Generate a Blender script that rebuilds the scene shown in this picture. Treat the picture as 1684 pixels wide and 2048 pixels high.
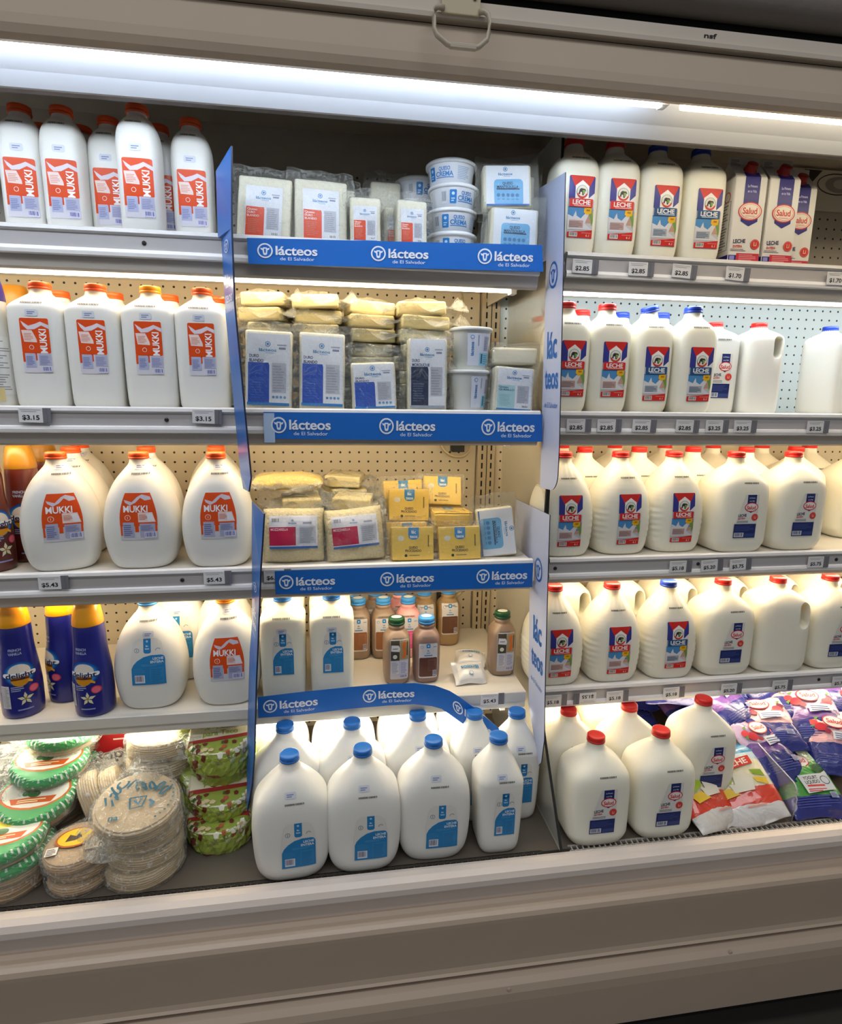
import bpy, bmesh, math, random
from mathutils import Vector, Matrix, noise
from mathutils.geometry import tessellate_polygon
from bisect import bisect_right
for o in list(bpy.data.objects): bpy.data.objects.remove(o)
SC = bpy.context.scene; COL = SC.collection
H = 1.5                                   # eye height above the shop floor; heights below are relative to it
rnd = random.Random(7)

# ------------------------------------------------------------------ camera, light, exposure
YAW, PITCH, ROLL, FPX = 0.152416, 0.194787, -0.013578, 1185.27
cy_, sy_ = math.cos(YAW), math.sin(YAW); cp_, sp_ = math.cos(PITCH), math.sin(PITCH)
F = Vector((sy_*cp_, cy_*cp_, -sp_)); Rt = Vector((cy_, -sy_, 0)); D = F.cross(Rt)
cr_, sr_ = math.cos(ROLL), math.sin(ROLL)
R2 = cr_*Rt + sr_*D; D2 = -sr_*Rt + cr_*D
cam = bpy.data.objects.new('camera', bpy.data.cameras.new('camera')); COL.objects.link(cam)
M = Matrix.Identity(4)
for i in range(3): M[i][0] = R2[i]; M[i][1] = -D2[i]; M[i][2] = -F[i]
M[0][3] = 0; M[1][3] = -1.6340; M[2][3] = H
cam.matrix_world = M
cam.data.sensor_fit = 'HORIZONTAL'; cam.data.sensor_width = 36; cam.data.lens = FPX/1684*36
cam.data.clip_start = .02; cam.data.clip_end = 60
SC.camera = cam
SC.view_settings.view_transform = 'Standard'; SC.view_settings.look = 'None'
SC.view_settings.exposure = 0.16; SC.view_settings.gamma = 1
w = bpy.data.worlds.new('shop_air'); SC.world = w; w.use_nodes = True
w.node_tree.nodes['Background'].inputs[0].default_value = (.93, .96, 1.0, 1)
w.node_tree.nodes['Background'].inputs[1].default_value = .20
def area(name, loc, rot, sx, sy, power, col):
    l = bpy.data.lights.new(name, 'AREA'); l.shape = 'RECTANGLE'; l.size = sx; l.size_y = sy
    l.energy = power; l.color = col
    o = bpy.data.objects.new(name, l); COL.objects.link(o); o.location = loc; o.rotation_euler = rot
    return o
area('ceiling_light', (-.6, -1.9, 3.4), (math.radians(-8), 0, 0), 4.0, .35, 31, (.97, .98, 1))
area('ceiling_light', (0, -4.2, 3.4), (math.radians(-25), 0, 0), 5.0, .35, 46, (.95, .97, 1))
TUBE_WARM = (1.0, .83, .56); TUBE_COOL = (.86, .95, 1.0); TUBE_NEUT = (1.0, .93, .78); TUBE_BLUE = (.78, .88, 1.0)

# ------------------------------------------------------------------ materials
def lin(c):
    return c/12.92 if c <= .04045 else ((c+.055)/1.055)**2.4
def rgb(h):
    h = h.lstrip('#'); return tuple(lin(int(h[i:i+2], 16)/255) for i in (0, 2, 4))+(1,)
MC = {}
def mat(key, col=None, rough=.45, metal=0, sss=0, emit=None, alpha=1, bump=0, bscale=60, spec=.5, vary=0, coat=0):
    if key in MC: return MC[key]
    m = bpy.data.materials.new(key); m.use_nodes = True; nt = m.node_tree; b = nt.nodes['Principled BSDF']
    c = rgb(col) if isinstance(col, str) else tuple(col)+(1,)*(4-len(col))
    b.inputs['Base Color'].default_value = c; b.inputs['Roughness'].default_value = rough
    b.inputs['Metallic'].default_value = metal; b.inputs['Specular IOR Level'].default_value = spec
    if coat: b.inputs['Coat Weight'].default_value = coat; b.inputs['Coat Roughness'].default_value = .12
    if sss:
        b.inputs['Subsurface Weight'].default_value = sss; b.inputs['Subsurface Radius'].default_value = (1, .8, .5)
        b.inputs['Subsurface Scale'].default_value = .03
    if emit:
        b.inputs['Emission Color'].default_value = tuple(emit[:3])+(1,); b.inputs['Emission Strength'].default_value = emit[3]
    if bump or vary:
        tc = nt.nodes.new('ShaderNodeTexCoord'); n = nt.nodes.new('ShaderNodeTexNoise'); n.inputs['Scale'].default_value = bscale
        n.inputs['Detail'].default_value = 4; nt.links.new(tc.outputs['Object'], n.inputs['Vector'])
        if bump:
            bp = nt.nodes.new('ShaderNodeBump'); bp.inputs['Strength'].default_value = bump; bp.inputs['Distance'].default_value = .004
            nt.links.new(n.outputs['Fac'], bp.inputs['Height']); nt.links.new(bp.outputs['Normal'], b.inputs['Normal'])
        if vary:
            mx = nt.nodes.new('ShaderNodeMix'); mx.data_type = 'RGBA'
            mx.inputs[6].default_value = tuple(x*(1-vary) for x in c[:3])+(1,); mx.inputs[7].default_value = tuple(min(1, x*(1+vary*.5)) for x in c[:3])+(1,)
            n2 = nt.nodes.new('ShaderNodeTexNoise'); n2.inputs['Scale'].default_value = 9; n2.inputs['Detail'].default_value = 6
            nt.links.new(tc.outputs['Object'], n2.inputs['Vector'])
            nt.links.new(n2.outputs['Fac'], mx.inputs[0]); nt.links.new(mx.outputs[2], b.inputs['Base Color'])
    MC[key] = m; return m
def ink(h, rough=.38):
    return mat('print_'+h.lstrip('#'), h, rough, coat=.05, spec=.3)
MILK = mat('milk_jug_plastic', (.80, .775, .70), .36, sss=.22, spec=.45)
MILKB = mat('milk_bottle_plastic', (.80, .785, .73), .36, sss=.22, spec=.45)
MILKY = mat('pale_cream_plastic', (.88, .85, .72), .38, sss=.22, spec=.45)
ORANGE = mat('orange_cap', '#f0581a', .4); YORANGE = mat('amber_cap', '#fa9a10', .4)
RED = mat('red_cap', '#d8211c', .38); BLUEC = mat('royal_blue_cap', '#1f3fae', .38); SKYC = mat('bright_blue_cap', '#1b6dc0', .38)
LBLUEC = mat('light_blue_cap', '#3c8fd6', .38); GREENC = mat('dark_green_cap', '#0d4a2a', .38)
STEEL = mat('painted_white_steel', '#d2cdc4', .42, vary=.06)
STEELD = mat('warm_white_fascia', '#d0bea8', .45, vary=.05)
RAILW = mat('white_rail_plastic', '#efecea', .35, vary=.04)
RAILG = mat('grey_rail_channel', '#bdb8b7', .35, vary=.06)
SHELFG = mat('grey_shelf_lip', '#c0b8ae', .4, vary=.05)
BUMP = mat('cream_bumper_paint', '#dacdc2', .34, vary=.08)
BUMP2 = mat('taupe_panel_paint', '#bda995', .36, vary=.05)
DARK = mat('near_black', '#141312', .6)
DECKM = mat('grey_deck_metal', '#6f675d', .35, metal=.25, vary=.1)
LINER_SHADE = mat('shaded_white_liner', '#b9afa0', .7)  # white liner; the cavity's shade is put into this greyer tone
SLOT = mat('dark_slot', '#0c0b0a', .8)
def film_mat(name, tint, fac, rough=.12, bump=.6, scale=45, streak=0):
    m = bpy.data.materials.new(name); m.use_nodes = True; nt = m.node_tree; nt.nodes.clear()
    o = nt.nodes.new('ShaderNodeOutputMaterial'); mx = nt.nodes.new('ShaderNodeMixShader'); t = nt.nodes.new('ShaderNodeBsdfTransparent')
    t.inputs[0].default_value = tint
    p = nt.nodes.new('ShaderNodeBsdfPrincipled'); p.inputs['Base Color'].default_value = (.8, .8, .76, 1); p.inputs['Roughness'].default_value = rough
    p.inputs['Specular IOR Level'].default_value = 1.0
    tc = nt.nodes.new('ShaderNodeTexCoord'); n = nt.nodes.new('ShaderNodeTexNoise'); n.inputs['Scale'].default_value = scale; n.inputs['Detail'].default_value = 5
    n.inputs['Distortion'].default_value = 1.2
    nt.links.new(tc.outputs['Object'], n.inputs['Vector'])
    b = nt.nodes.new('ShaderNodeBump'); b.inputs['Strength'].default_value = bump; b.inputs['Distance'].default_value = .01
    nt.links.new(n.outputs['Fac'], b.inputs['Height']); nt.links.new(b.outputs['Normal'], p.inputs['Normal'])
    lw = nt.nodes.new('ShaderNodeLayerWeight'); lw.inputs['Blend'].default_value = .35; nt.links.new(b.outputs['Normal'], lw.inputs['Normal'])
    ma = nt.nodes.new('ShaderNodeMath'); ma.operation = 'MULTIPLY_ADD'; ma.inputs[1].default_value = .22; ma.inputs[2].default_value = fac
    if streak:
        ns = nt.nodes.new('ShaderNodeTexNoise'); ns.inputs['Scale'].default_value = scale*.8; ns.inputs['Detail'].default_value = 3; ns.inputs['Distortion'].default_value = 2.5
        nt.links.new(tc.outputs['Object'], ns.inputs['Vector'])
        cr = nt.nodes.new('ShaderNodeValToRGB'); e = cr.color_ramp; e.elements[0].position = .47; e.elements[0].color = (fac,)*3+(1,); e.elements[1].position = .50; e.elements[1].color = (fac+streak,)*3+(1,)
        k = e.elements.new(.53); k.color = (fac,)*3+(1,); nt.links.new(ns.outputs['Fac'], cr.inputs[0]); nt.links.new(cr.outputs[0], ma.inputs[2])
    nt.links.new(lw.outputs['Fresnel'], ma.inputs[0]); nt.links.new(ma.outputs[0], mx.inputs[0])
    nt.links.new(t.outputs[0], mx.inputs[1]); nt.links.new(p.outputs[0], mx.inputs[2]); nt.links.new(mx.outputs[0], o.inputs[0])
    MC[name] = m; return m
FILM = film_mat('clear_crinkled_film', (.985, .985, .975, 1), .03, .09, .9, 38, .13)
FILM2 = film_mat('cloudy_film', (.97, .97, .95, 1), .07, .15)
FILM3 = film_mat('crumpled_bag_film', (.96, .96, .94, 1), .07, .14, 1.0, 34, .38)
FROST = film_mat('frosted_divider_plastic', (.96, .95, .92, 1), .20, .3, .02, 3)
ACRYL = film_mat('clear_acrylic', (.95, .93, .97, 1), .02, .08, .02, 3)
TUBC = film_mat('clear_tub_plastic', (.98, .98, .98, 1), .22, .2, .05, 8)

def peg_mat(name, ox, oz, col):
    m = bpy.data.materials.new(name); m.use_nodes = True; nt = m.node_tree; b = nt.nodes['Principled BSDF']
    tc = nt.nodes.new('ShaderNodeTexCoord'); sx = nt.nodes.new('ShaderNodeSeparateXYZ'); nt.links.new(tc.outputs['Object'], sx.inputs[0])
    def mth(op, a, v=None, v2=None):
        n = nt.nodes.new('ShaderNodeMath'); n.operation = op
        for k, q in enumerate((a, v, v2)):
            if q is None: continue
            if isinstance(q, (int, float)): n.inputs[k].default_value = q
            else: nt.links.new(q, n.inputs[k])
        return n.outputs[0]
    def cell(s, off):
        a = mth('ADD', s, -off+.0127+.0254*400); a = mth('MODULO', a, .0254); return mth('SUBTRACT', a, .0127)
    x = cell(sx.outputs[0], ox); z = cell(sx.outputs[2], oz)
    d = mth('SQRT', mth('ADD', mth('MULTIPLY', x, x), mth('MULTIPLY', z, z)))
    hole = mth('LESS_THAN', d, .0029)
    mx = nt.nodes.new('ShaderNodeMix'); mx.data_type = 'RGBA'; mx.inputs[6].default_value = rgb(col); mx.inputs[7].default_value = (.004, .004, .004, 1)
    nt.links.new(hole, mx.inputs[0]); nt.links.new(mx.outputs[2], b.inputs['Base Color']); b.inputs['Roughness'].default_value = .5
    return m

# ------------------------------------------------------------------ object helpers
def emptyo(name, loc, label=None, cat=None, group=None, rz=0, kind=None):
    o = bpy.data.objects.new(name, None); COL.objects.link(o); o.empty_display_size = .02
    o.location = loc; o.rotation_euler = (0, 0, rz); tag(o, label, cat, group, kind); return o
def tag(o, label=None, cat=None, group=None, kind=None):
    if label: o['label'] = label
    if cat: o['category'] = cat
    if group: o['group'] = group
    if kind: o['kind'] = kind
    return o
def linkmesh(name, me, parent=None, loc=(0, 0, 0)):
    o = bpy.data.objects.new(name, me); COL.objects.link(o)
    if parent: o.parent = parent
    o.location = loc; return o
def obj(name, bm, m=None, parent=None, smooth=False, loc=(0, 0, 0)):
    me = bpy.data.meshes.new(name); bm.to_mesh(me); bm.free()
    if m is not None:
        for q in (m if isinstance(m, (list, tuple)) else [m]): me.materials.append(q)
    if smooth:
        for p in me.polygons: p.use_smooth = True
    return linkmesh(name, me, parent, loc)
def copytree(r, loc, rz=0, label=None, group=None, parts=True, rx=None, ry=None):
    c = r.copy(); COL.objects.link(c); c.location = loc
    c.rotation_euler = (r.rotation_euler[0] if rx is None else rx, r.rotation_euler[1] if ry is None else ry, rz)
    if label: c['label'] = label
    if group: c['group'] = group
    for ch in r.children:
        d = ch.copy(); COL.objects.link(d); d.parent = c
        for g in ch.children:
            e = g.copy(); COL.objects.link(e); e.parent = d
    return c
class Kind:
    """first placement moves the prototype itself, later ones copy it"""
    def __init__(s, proto): s.p = proto; s.used = False
    def put(s, x, y, z, label, rz=0, group=None, rx=0, ry=0, cap=None):
        if not s.used:
            s.used = True; o = s.p; o.location = (x, y, z); o.rotation_euler = (rx, ry, rz); o['label'] = label
            if group: o['group'] = group
        else: o = copytree(s.p, (x, y, z), rz, label, group, rx=rx, ry=ry)
        if not group and 'group' in o and s.used: pass
        if cap is not None:
            for ch in o.children:
                if ch.name.startswith('cap'):
                    ch.data = cap
        return o
def box(bm, x0, x1, y0, y1, z0, z1, mi=0):
    v = [bm.verts.new(p) for p in ((x0, y0, z0), (x1, y0, z0), (x1, y1, z0), (x0, y1, z0), (x0, y0, z1), (x1, y0, z1), (x1, y1, z1), (x0, y1, z1))]
    for q in ((0, 3, 2, 1), (4, 5, 6, 7), (0, 1, 5, 4), (1, 2, 6, 5), (2, 3, 7, 6), (3, 0, 4, 7)):
        f = bm.faces.new([v[i] for i in q]); f.material_index = mi
    return v
def boxbm(*a, bevel=0, seg=2):
    bm = bmesh.new(); box(bm, *a)
    if bevel: bmesh.ops.bevel(bm, geom=bm.edges[:], offset=bevel, segments=seg, affect='EDGES', profile=.6)
    return bm
def extrude_x(prof, x0, x1, mis=None, closed=True):
    """profile of (y, z) points swept along x"""
    bm = bmesh.new(); a = [bm.verts.new((x0, p[0], p[1])) for p in prof]; b = [bm.verts.new((x1, p[0], p[1])) for p in prof]
    n = len(prof)
    for i in range(n if closed else n-1):
        f = bm.faces.new((a[i], b[i], b[(i+1) % n], a[(i+1) % n])); f.material_index = mis[i] if mis else 0
    if closed:
        bm.faces.new(a[::-1]); bm.faces.new(b)
    bmesh.ops.recalc_face_normals(bm, faces=bm.faces[:]); return bm
def plate(pts, axis, c, t):
    """flat polygon in the plane axis=c, thickness t"""
    bm = bmesh.new()
    def P(p, d): return {'x': (c+d, p[0], p[1]), 'y': (p[0], c+d, p[1]), 'z': (p[0], p[1], c+d)}[axis]
    a = [bm.verts.new(P(p, 0)) for p in pts]; b = [bm.verts.new(P(p, t)) for p in pts]
    bm.faces.new(a); bm.faces.new(b[::-1]); n = len(pts)
    for i in range(n): bm.faces.new((a[i], b[i], b[(i+1) % n], a[(i+1) % n]))
    bmesh.ops.recalc_face_normals(bm, faces=bm.faces[:]); return bm
def tube(bm, pts, r, n=10, closed=False):
    rings = []; P = [Vector(p) for p in pts]; up = Vector((0.03, 0.02, 1))
    for i, p in enumerate(P):
        t = (P[(i+1) % len(P)] if (closed or i < len(P)-1) else p)-(P[i-1] if (closed or i) else p); t.normalize()
        u = up.cross(t)
        if u.length < .1: u = Vector((1, 0, 0)).cross(t)
        u.normalize(); v = t.cross(u)
        rings.append([bm.verts.new(p+r*(math.cos(2*math.pi*k/n)*u+math.sin(2*math.pi*k/n)*v)) for k in range(n)])
    m = len(rings)
    for i in range(m if closed else m-1):
        A, B = rings[i], rings[(i+1) % m]
        for k in range(n): bm.faces.new((A[k], A[(k+1) % n], B[(k+1) % n], B[k]))
    if not closed: bm.faces.new(rings[0][::-1]); bm.faces.new(rings[-1])
    return bm
def lathe(bm, prof, n=40, c=(0, 0, 0), knurl=0, mi=0):
    rings = []
    for j, (r, z) in enumerate(prof):
        rings.append([bm.verts.new((c[0]+(r*(1+(knurl if (k % 2 and 0 < j < len(prof)-1) else 0)))*math.cos(2*math.pi*k/n), c[1]+(r*(1+(knurl if (k % 2 and 0 < j < len(prof)-1) else 0)))*math.sin(2*math.pi*k/n), c[2]+z)) for k in range(n)])
    for A, B in zip(rings, rings[1:]):
        for k in range(n): bm.faces.new((A[k], A[(k+1) % n], B[(k+1) % n], B[k])).material_index = mi
    bm.faces.new(rings[0][::-1]).material_index = mi; bm.faces.new(rings[-1]).material_index = mi
    return bm

# ------------------------------------------------------------------ flat print (labels, lettering) draped on surfaces
TXT = {}
def textmesh(s, bold):
    k = (s, bold)
    if k in TXT: return TXT[k]
    cu = bpy.data.curves.new('t', 'FONT'); cu.body = s; cu.size = 1; cu.resolution_u = 3; cu.offset = .022 if bold else 0
    cu.space_character = .97
    o = bpy.data.objects.new('t', cu); COL.objects.link(o); dg = bpy.context.evaluated_depsgraph_get()
    me = bpy.data.meshes.new_from_object(o.evaluated_get(dg))
    V = [(v.co.x, v.co.y) for v in me.vertices]; Fc = [tuple(p.vertices) for p in me.polygons]
    bpy.data.objects.remove(o); bpy.data.meshes.remove(me); bpy.data.curves.remove(cu)
    xs = [v[0] for v in V] or [0, 1]
    TXT[k] = (V, Fc, min(xs), max(xs)); return TXT[k]
class Print:
    EPS = .00022
    def __init__(s): s.bm = bmesh.new(); s.mats = []
    def mi(s, m):
        m = ink(m) if isinstance(m, str) else m
        if m not in s.mats: s.mats.append(m)
        return s.mats.index(m)
    def poly(s, pts, col, l=1):
        i = s.mi(col); v = [s.bm.verts.new((p[0], -l*s.EPS, p[1])) for p in pts]
        for t in tessellate_polygon([[Vector((p[0], p[1], 0)) for p in pts]]):
            a, b, c = (pts[k] for k in t)
            if (b[0]-a[0])*(c[1]-a[1])-(b[1]-a[1])*(c[0]-a[0]) < 0: t = t[::-1]
            try: s.bm.faces.new([v[k] for k in t]).material_index = i
            except ValueError: pass
    def rect(s, x0, z0, x1, z1, col, l=1, r=0, n=5):
        if r <= 0: return s.poly([(x0, z0), (x1, z0), (x1, z1), (x0, z1)], col, l)
        P = []
        for cx, cz, a in ((x1-r, z0+r, -90), (x1-r, z1-r, 0), (x0+r, z1-r, 90), (x0+r, z0+r, 180)):
            for k in range(n+1):
                t = math.radians(a+90*k/n); P.append((cx+r*math.cos(t), cz+r*math.sin(t)))
        s.poly(P, col, l)
    def disc(s, cx, cz, rx, col, l=1, rz=None, n=24):
        rz = rz or rx; s.poly([(cx+rx*math.cos(2*math.pi*k/n), cz+rz*math.sin(2*math.pi*k/n)) for k in range(n)], col, l)
    def ring(s, cx, cz, r, t, col, inner, l=1, rz=None):
        rz = rz or r; s.disc(cx, cz, r, col, l, rz); s.disc(cx, cz, r-t, inner, l+1, rz-t)
    def text(s, st, x, z, h, col, l=2, al='c', w=None, bold=True, rot=0):
        V, Fc, a, b = textmesh(st, bold); i = s.mi(col); sz = h/.72; sx = sz
        if w: sx = w/(b-a)
        off = {'c': (a+b)/2, 'l': a, 'r': b}[al]; cr, sr = math.cos(rot), math.sin(rot)
        vs = []
        for vx, vz in V:
            px, pz = (vx-off)*sx, (vz-.36)*sz
            vs.append(s.bm.verts.new((x+px*cr-pz*sr, -l*s.EPS, z+px*sr+pz*cr)))
        for f in Fc:
            try: s.bm.faces.new([vs[k] for k in f]).material_index = i
            except ValueError: pass
    def lines(s, x0, z0, x1, z1, n, col, l=2, seed=1, fill=.5):
        r = random.Random(seed); st = (z1-z0)/n
        for k in range(n):
            z = z0+st*k; s.rect(x0, z, x0+(x1-x0)*r.uniform(.65, 1), z+st*fill, col, l)
    def barcode(s, x0, z0, x1, z1, col='#2a2740', bg='#f4f4f4', l=2, n=11):
        r = random.Random(3); s.rect(x0, z0, x1, z1, bg, l); w = (x1-x0)*.86; x = x0+(x1-x0)*.07; st = w/n
        for k in range(n): s.rect(x+k*st, z0+(z1-z0)*.2, x+k*st+st*r.uniform(.3, .75), z1-(z1-z0)*.08, col, l+1)
    def cow(s, cx, cz, r, fg, bg, l=2, sx=1):
        s.disc(cx, cz, r*sx, fg, l, r); s.disc(cx, cz, r*.8*sx, bg, l+1, r*.8)
        P = [(-.62, .38), (-.30, .30), (-.22, .42), (.22, .42), (.30, .30), (.62, .38), (.5, .1), (.33, .08), (.24, -.5), (.1, -.6), (-.1, -.6), (-.24, -.5), (-.33, .08), (-.5, .1)]
        s.poly([(cx+p[0]*r*sx, cz+p[1]*r) for p in P], fg, l+2)
        s.poly([(cx+p[0]*r*sx, cz+p[1]*r) for p in ((-.13, .25), (-.1, -.3), (.1, -.3), (.13, .25))], bg, l+3)
    def done(s, name, parent, fmap, grid=.008, m2=None, thick=0):
        bm = s.bm
        if not bm.verts: return None
        if grid:
            xs = [v.co.x for v in bm.verts]; zs = [v.co.z for v in bm.verts]
            k = math.ceil(min(xs)/grid)
            while k*grid < max(xs):
                bmesh.ops.bisect_plane(bm, geom=bm.verts[:]+bm.edges[:]+bm.faces[:], plane_co=(k*grid, 0, 0), plane_no=(1, 0, 0)); k += 1
            k = math.ceil(min(zs)/grid)
            while k*grid < max(zs):
                bmesh.ops.bisect_plane(bm, geom=bm.verts[:]+bm.edges[:]+bm.faces[:], plane_co=(0, 0, k*grid), plane_no=(0, 0, 1)); k += 1
        for v in bm.verts: v.co = Vector(fmap(v.co.x, v.co.z, -v.co.y))
        o = obj(name, bm, s.mats, parent); return o

def lacteos(p, x, z, s, col, bg, l=2, sub=True):
    """round cow badge + word + small line, s = total width"""
    r = .125*s; p.cow(x-.5*s+r, z, r, col, bg, l)
    p.text('lácteos', x-.5*s+2.35*r, z+.012*s, .15*s, col, l, 'l', w=.68*s)
    if sub: p.text('de El Salvador', x-.5*s+2.9*r, z-.125*s, .055*s, col, l, 'l', w=.56*s, bold=False)
def ringlogo(p, x, z, s, l=2, col='#2f78b4', bg='#eef0f2'):
    p.disc(x, z+.3*s, .13*s, col, l); p.disc(x, z+.3*s, .095*s, bg, l+1); p.disc(x, z+.3*s, .06*s, col, l+2)
    p.text('lácteos', x, z+.03*s, .15*s, col, l, w=.82*s); p.rect(x-.1*s, z-.12*s, x+.3*s, z-.1*s, col, l)
# ------------------------------------------------------------------ the refrigerated case and the room
XL, XR = -1.45, 2.25
fl = bmesh.new(); box(fl, -4, 5, -6, 1.2, -.05, 0); tag(obj('floor', fl, mat('dark_floor_tiles', '#4a4640', .35, vary=.1)), kind='structure')
wb = bmesh.new(); box(wb, -4, 5, .12, .2, 0, 3.6); tag(obj('wall_back', wb, mat('shop_wall', '#6d655c', .7)), kind='structure')
case = emptyo('refrigerated_display_case', (0, -.3, 0), 'long open cream refrigerated dairy case with canopy, back panels and bumper', 'refrigerated case')
def cpart(name, bm, m, parent=case, smooth=False):
    o = obj(name, bm, m, None, smooth); o.parent = parent
    mw = parent.location if parent.parent is None else parent.location+parent.parent.location
    o.location = -Vector(mw); return o
def Z(z): return z+H
S1, S2, S3, S4, DK = Z(.288), Z(-.035), Z(-.363), Z(-.681), Z(-.968)
BK = Z(-.962)
WARMP, COOLP, DARKP = '#c6b99f', '#c3cbcb', '#8d857a'  # each bay's lamp tint and shade are put into its panel colour
for sec, x0, x1, fx in (('left', XL, .404, .0005), ('right', .462, XR, .0205)):
    for i, (za, zb, off, col) in enumerate(((S1-.02, Z(.545), .0004, '#b5ab9b'), (S2-.02, S1-.02, .0025 if fx < .01 else .0042, WARMP if fx < .01 else COOLP),
                                            (S3-.02, S2-.02, .0215, WARMP), (S4-.02, S3-.02, .0175, WARMP), (DK-.02, S4-.02, .01, WARMP))):
        b = bmesh.new(); box(b, x0, x1, 0, .012, za, zb)
        o = obj('back_panel', b, peg_mat('perforated_panel_%s_%d' % (sec, i), fx, off+H % .0254, col)); o.parent = case; o.location = -case.location
        o.data.transform(Matrix.Translation(case.location)); o.data.transform(Matrix.Translation(-case.location))
b = bmesh.new(); box(b, XL, XR, 0, .012, Z(.545), Z(.66)); cpart('upper_back_panel', b, LINER_SHADE)
b = bmesh.new(); box(b, XL, XR, .012, .1, .2, Z(.80)); cpart('cabinet_back', b, STEEL)
# slotted upright between the two sections
b = bmesh.new(); box(b, .408, .458, -.012, .006, DK, Z(.56))
for xx in (.421, .447):
    z = DK+.03
    while z < Z(.54): box(b, xx-.0022, xx+.0022, -.0126, -.0118, z, z+.016, 1); z += .0254
box(b, .4335, .4355, -.0127, -.0118, DK, Z(.55), 1)
cpart('slotted_upright', b, [mat('cream_upright', '#b9aa8c', .45), SLOT])

# ceiling of the cavity, air grille, canopy
b = bmesh.new(); box(b, XL, XR, -.46, 0, Z(.635), Z(.66)); cpart('cavity_ceiling', b, LINER_SHADE)
b = extrude_x([(-.473, Z(.478)), (-.4755, Z(.4795)), (-.462, Z(.56)), (-.46, Z(.66)), (-.44, Z(.66)), (-.446, Z(.56)), (-.458, Z(.478))], XL, XR); cpart('air_duct_lip', b, mat('duct_grey', '#6b645c', .6))
b = extrude_x([(-.6, Z(.492)), (-.59, Z(.512)), (-.56, Z(.516)), (-.50, Z(.494)), (-.4755, Z(.4795)), (-.472, Z(.486)), (-.50, Z(.503)), (-.55, Z(.528)), (-.6, Z(.522))], XL, XR)
cpart('lamp_reflector', b, mat('white_reflector', '#b6b8bd', .35, spec=.5))
fas = extrude_x([(-.602, Z(.484)), (-.609, Z(.484)), (-.6165, Z(.490)), (-.621, Z(.500)), (-.6225, Z(.512)), (-.624, Z(.549)), (-.617, Z(.5515)), (-.617, Z(.5555)), (-.602, Z(.5555)), (-.602, Z(.52)), (-.6, Z(.50))], XL, XR)
cpart('canopy_fascia', fas, STEELD)
bar = extrude_x([(-.617, Z(.5565)), (-.633, Z(.5565)), (-.634, Z(.5625)), (-.630, Z(.564)), (-.630, Z(.583)), (-.626, Z(.585)), (-.617, Z(.585))], XL, XR)
cpart('curtain_rail', bar, mat('off_white_rail', '#d5cabb', .4, vary=.08))
b = boxbm(XL, XR, -.6, -.02, Z(.66), Z(.82)); cpart('canopy_top', b, mat('canopy_top_paint', '#8a8078', .5))
b = extrude_x([(-.602, Z(.5555)), (-.617, Z(.585)), (-.60, Z(.66)), (-.59, Z(.66)), (-.59, Z(.5555))], XL, XR); cpart('roll_housing', b, DARK)
b = bmesh.new(); tube(b, [(XL, -.628, Z(.628)), (XR, -.628, Z(.628))], .029, 24); cpart('night_curtain_roll', b, mat('grey_curtain_fabric', '#7d756e', .7, bump=.3, vary=.15), smooth=True)
p = Print(); p.text('nsf', 0, 0, .007, '#2b2723', 1, w=.022)
p.done('maker_mark', case, lambda x, z, l: (0.615+x-case.location.x, -.6303-l-case.location.y, Z(.5735)+z), 0)
# handle of the night curtain
hd = emptyo('curtain_handle', (.204, -.632, Z(.57)), 'cream D-shaped pull handle hanging from the rail of the canopy', 'handle')
hd.scale = (.77, 1, 1)
b = boxbm(-.039, .038, -.006, .002, -.010, .021, bevel=.0015); obj('mounting_plate', b, mat('handle_cream', '#cdbfa0', .4), hd)
b = bmesh.new()
for sx in (-.030, .026): lathe(b, [(.0001, 0), (.004, 0), (.004, .002), (.0001, .002)], 14); bmesh.ops.rotate(b, verts=b.verts[-56:], cent=(0, 0, 0), matrix=Matrix.Rotation(math.radians(90), 3, 'X')); bmesh.ops.translate(b, verts=b.verts[-56:], vec=(sx, -.0062, .014))
obj('rivets', b, mat('rivet_metal', '#5a5248', .3, metal=.8), hd)
b = bmesh.new(); tube(b, [(-.034, -.006, -.004), (-.046, -.008, -.004), (-.053, -.011, -.009), (-.0555, -.012, -.020), (-.0545, -.013, -.036), (-.050, -.014, -.044), (-.030, -.015, -.055), (-.022, -.015, -.057), (.026, -.015, -.057), (.034, -.015, -.055), (.050, -.014, -.044), (.0535, -.013, -.034), (.0545, -.012, -.020), (.052, -.011, -.009), (.045, -.008, -.004), (.034, -.006, -.004)], .0042, 12)
obj('grip_loop', b, mat('handle_cream2', '#c2b6a2', .4), hd, True)
b = boxbm(-.024, .028, -.019, -.011, -.0605, -.0535, bevel=.001); obj('grip_sleeve', b, MC['handle_cream2'], hd)
# deck, grille, bumper, front panels
b = bmesh.new(); box(b, XL, XR, -.568, 0, DK-.012, DK); cpart('deck', b, DECKM)
def grille(x0, x1, y0, y1, z):
    bm = bmesh.new(); n = int((x1-x0)/.0127); st = (x1-x0)/n
    box(bm, x0, x1, y1-.0012, y1, z-.01, z); box(bm, x0, x1, y0, y0+.0012, z-.01, z)
    for r in range(2):
        ya = y0+(y1-y0)*r/2; yb = y0+(y1-y0)*(r+1)/2
        for k in range(n):
            xx = x0+st*(k+.5*r); v = box(bm, xx-.0009, xx+.0009, ya, yb, z-.01, z)
        box(bm, x0, x1, yb-.0007, yb+.0007, z-.01, z)
    return bm
cpart('grille_trough', boxbm(XL, XR, -.592, -.566, DK-.03, DK-.0125), DARK)
cpart('air_grille', grille(XL, .44, -.578, -.566, DK), mat('dark_grille', '#4c4842', .5))
cpart('air_grille', grille(.50, XR, -.592, -.562, DK+.003), mat('white_grille', '#c9c3ba', .5))
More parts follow.
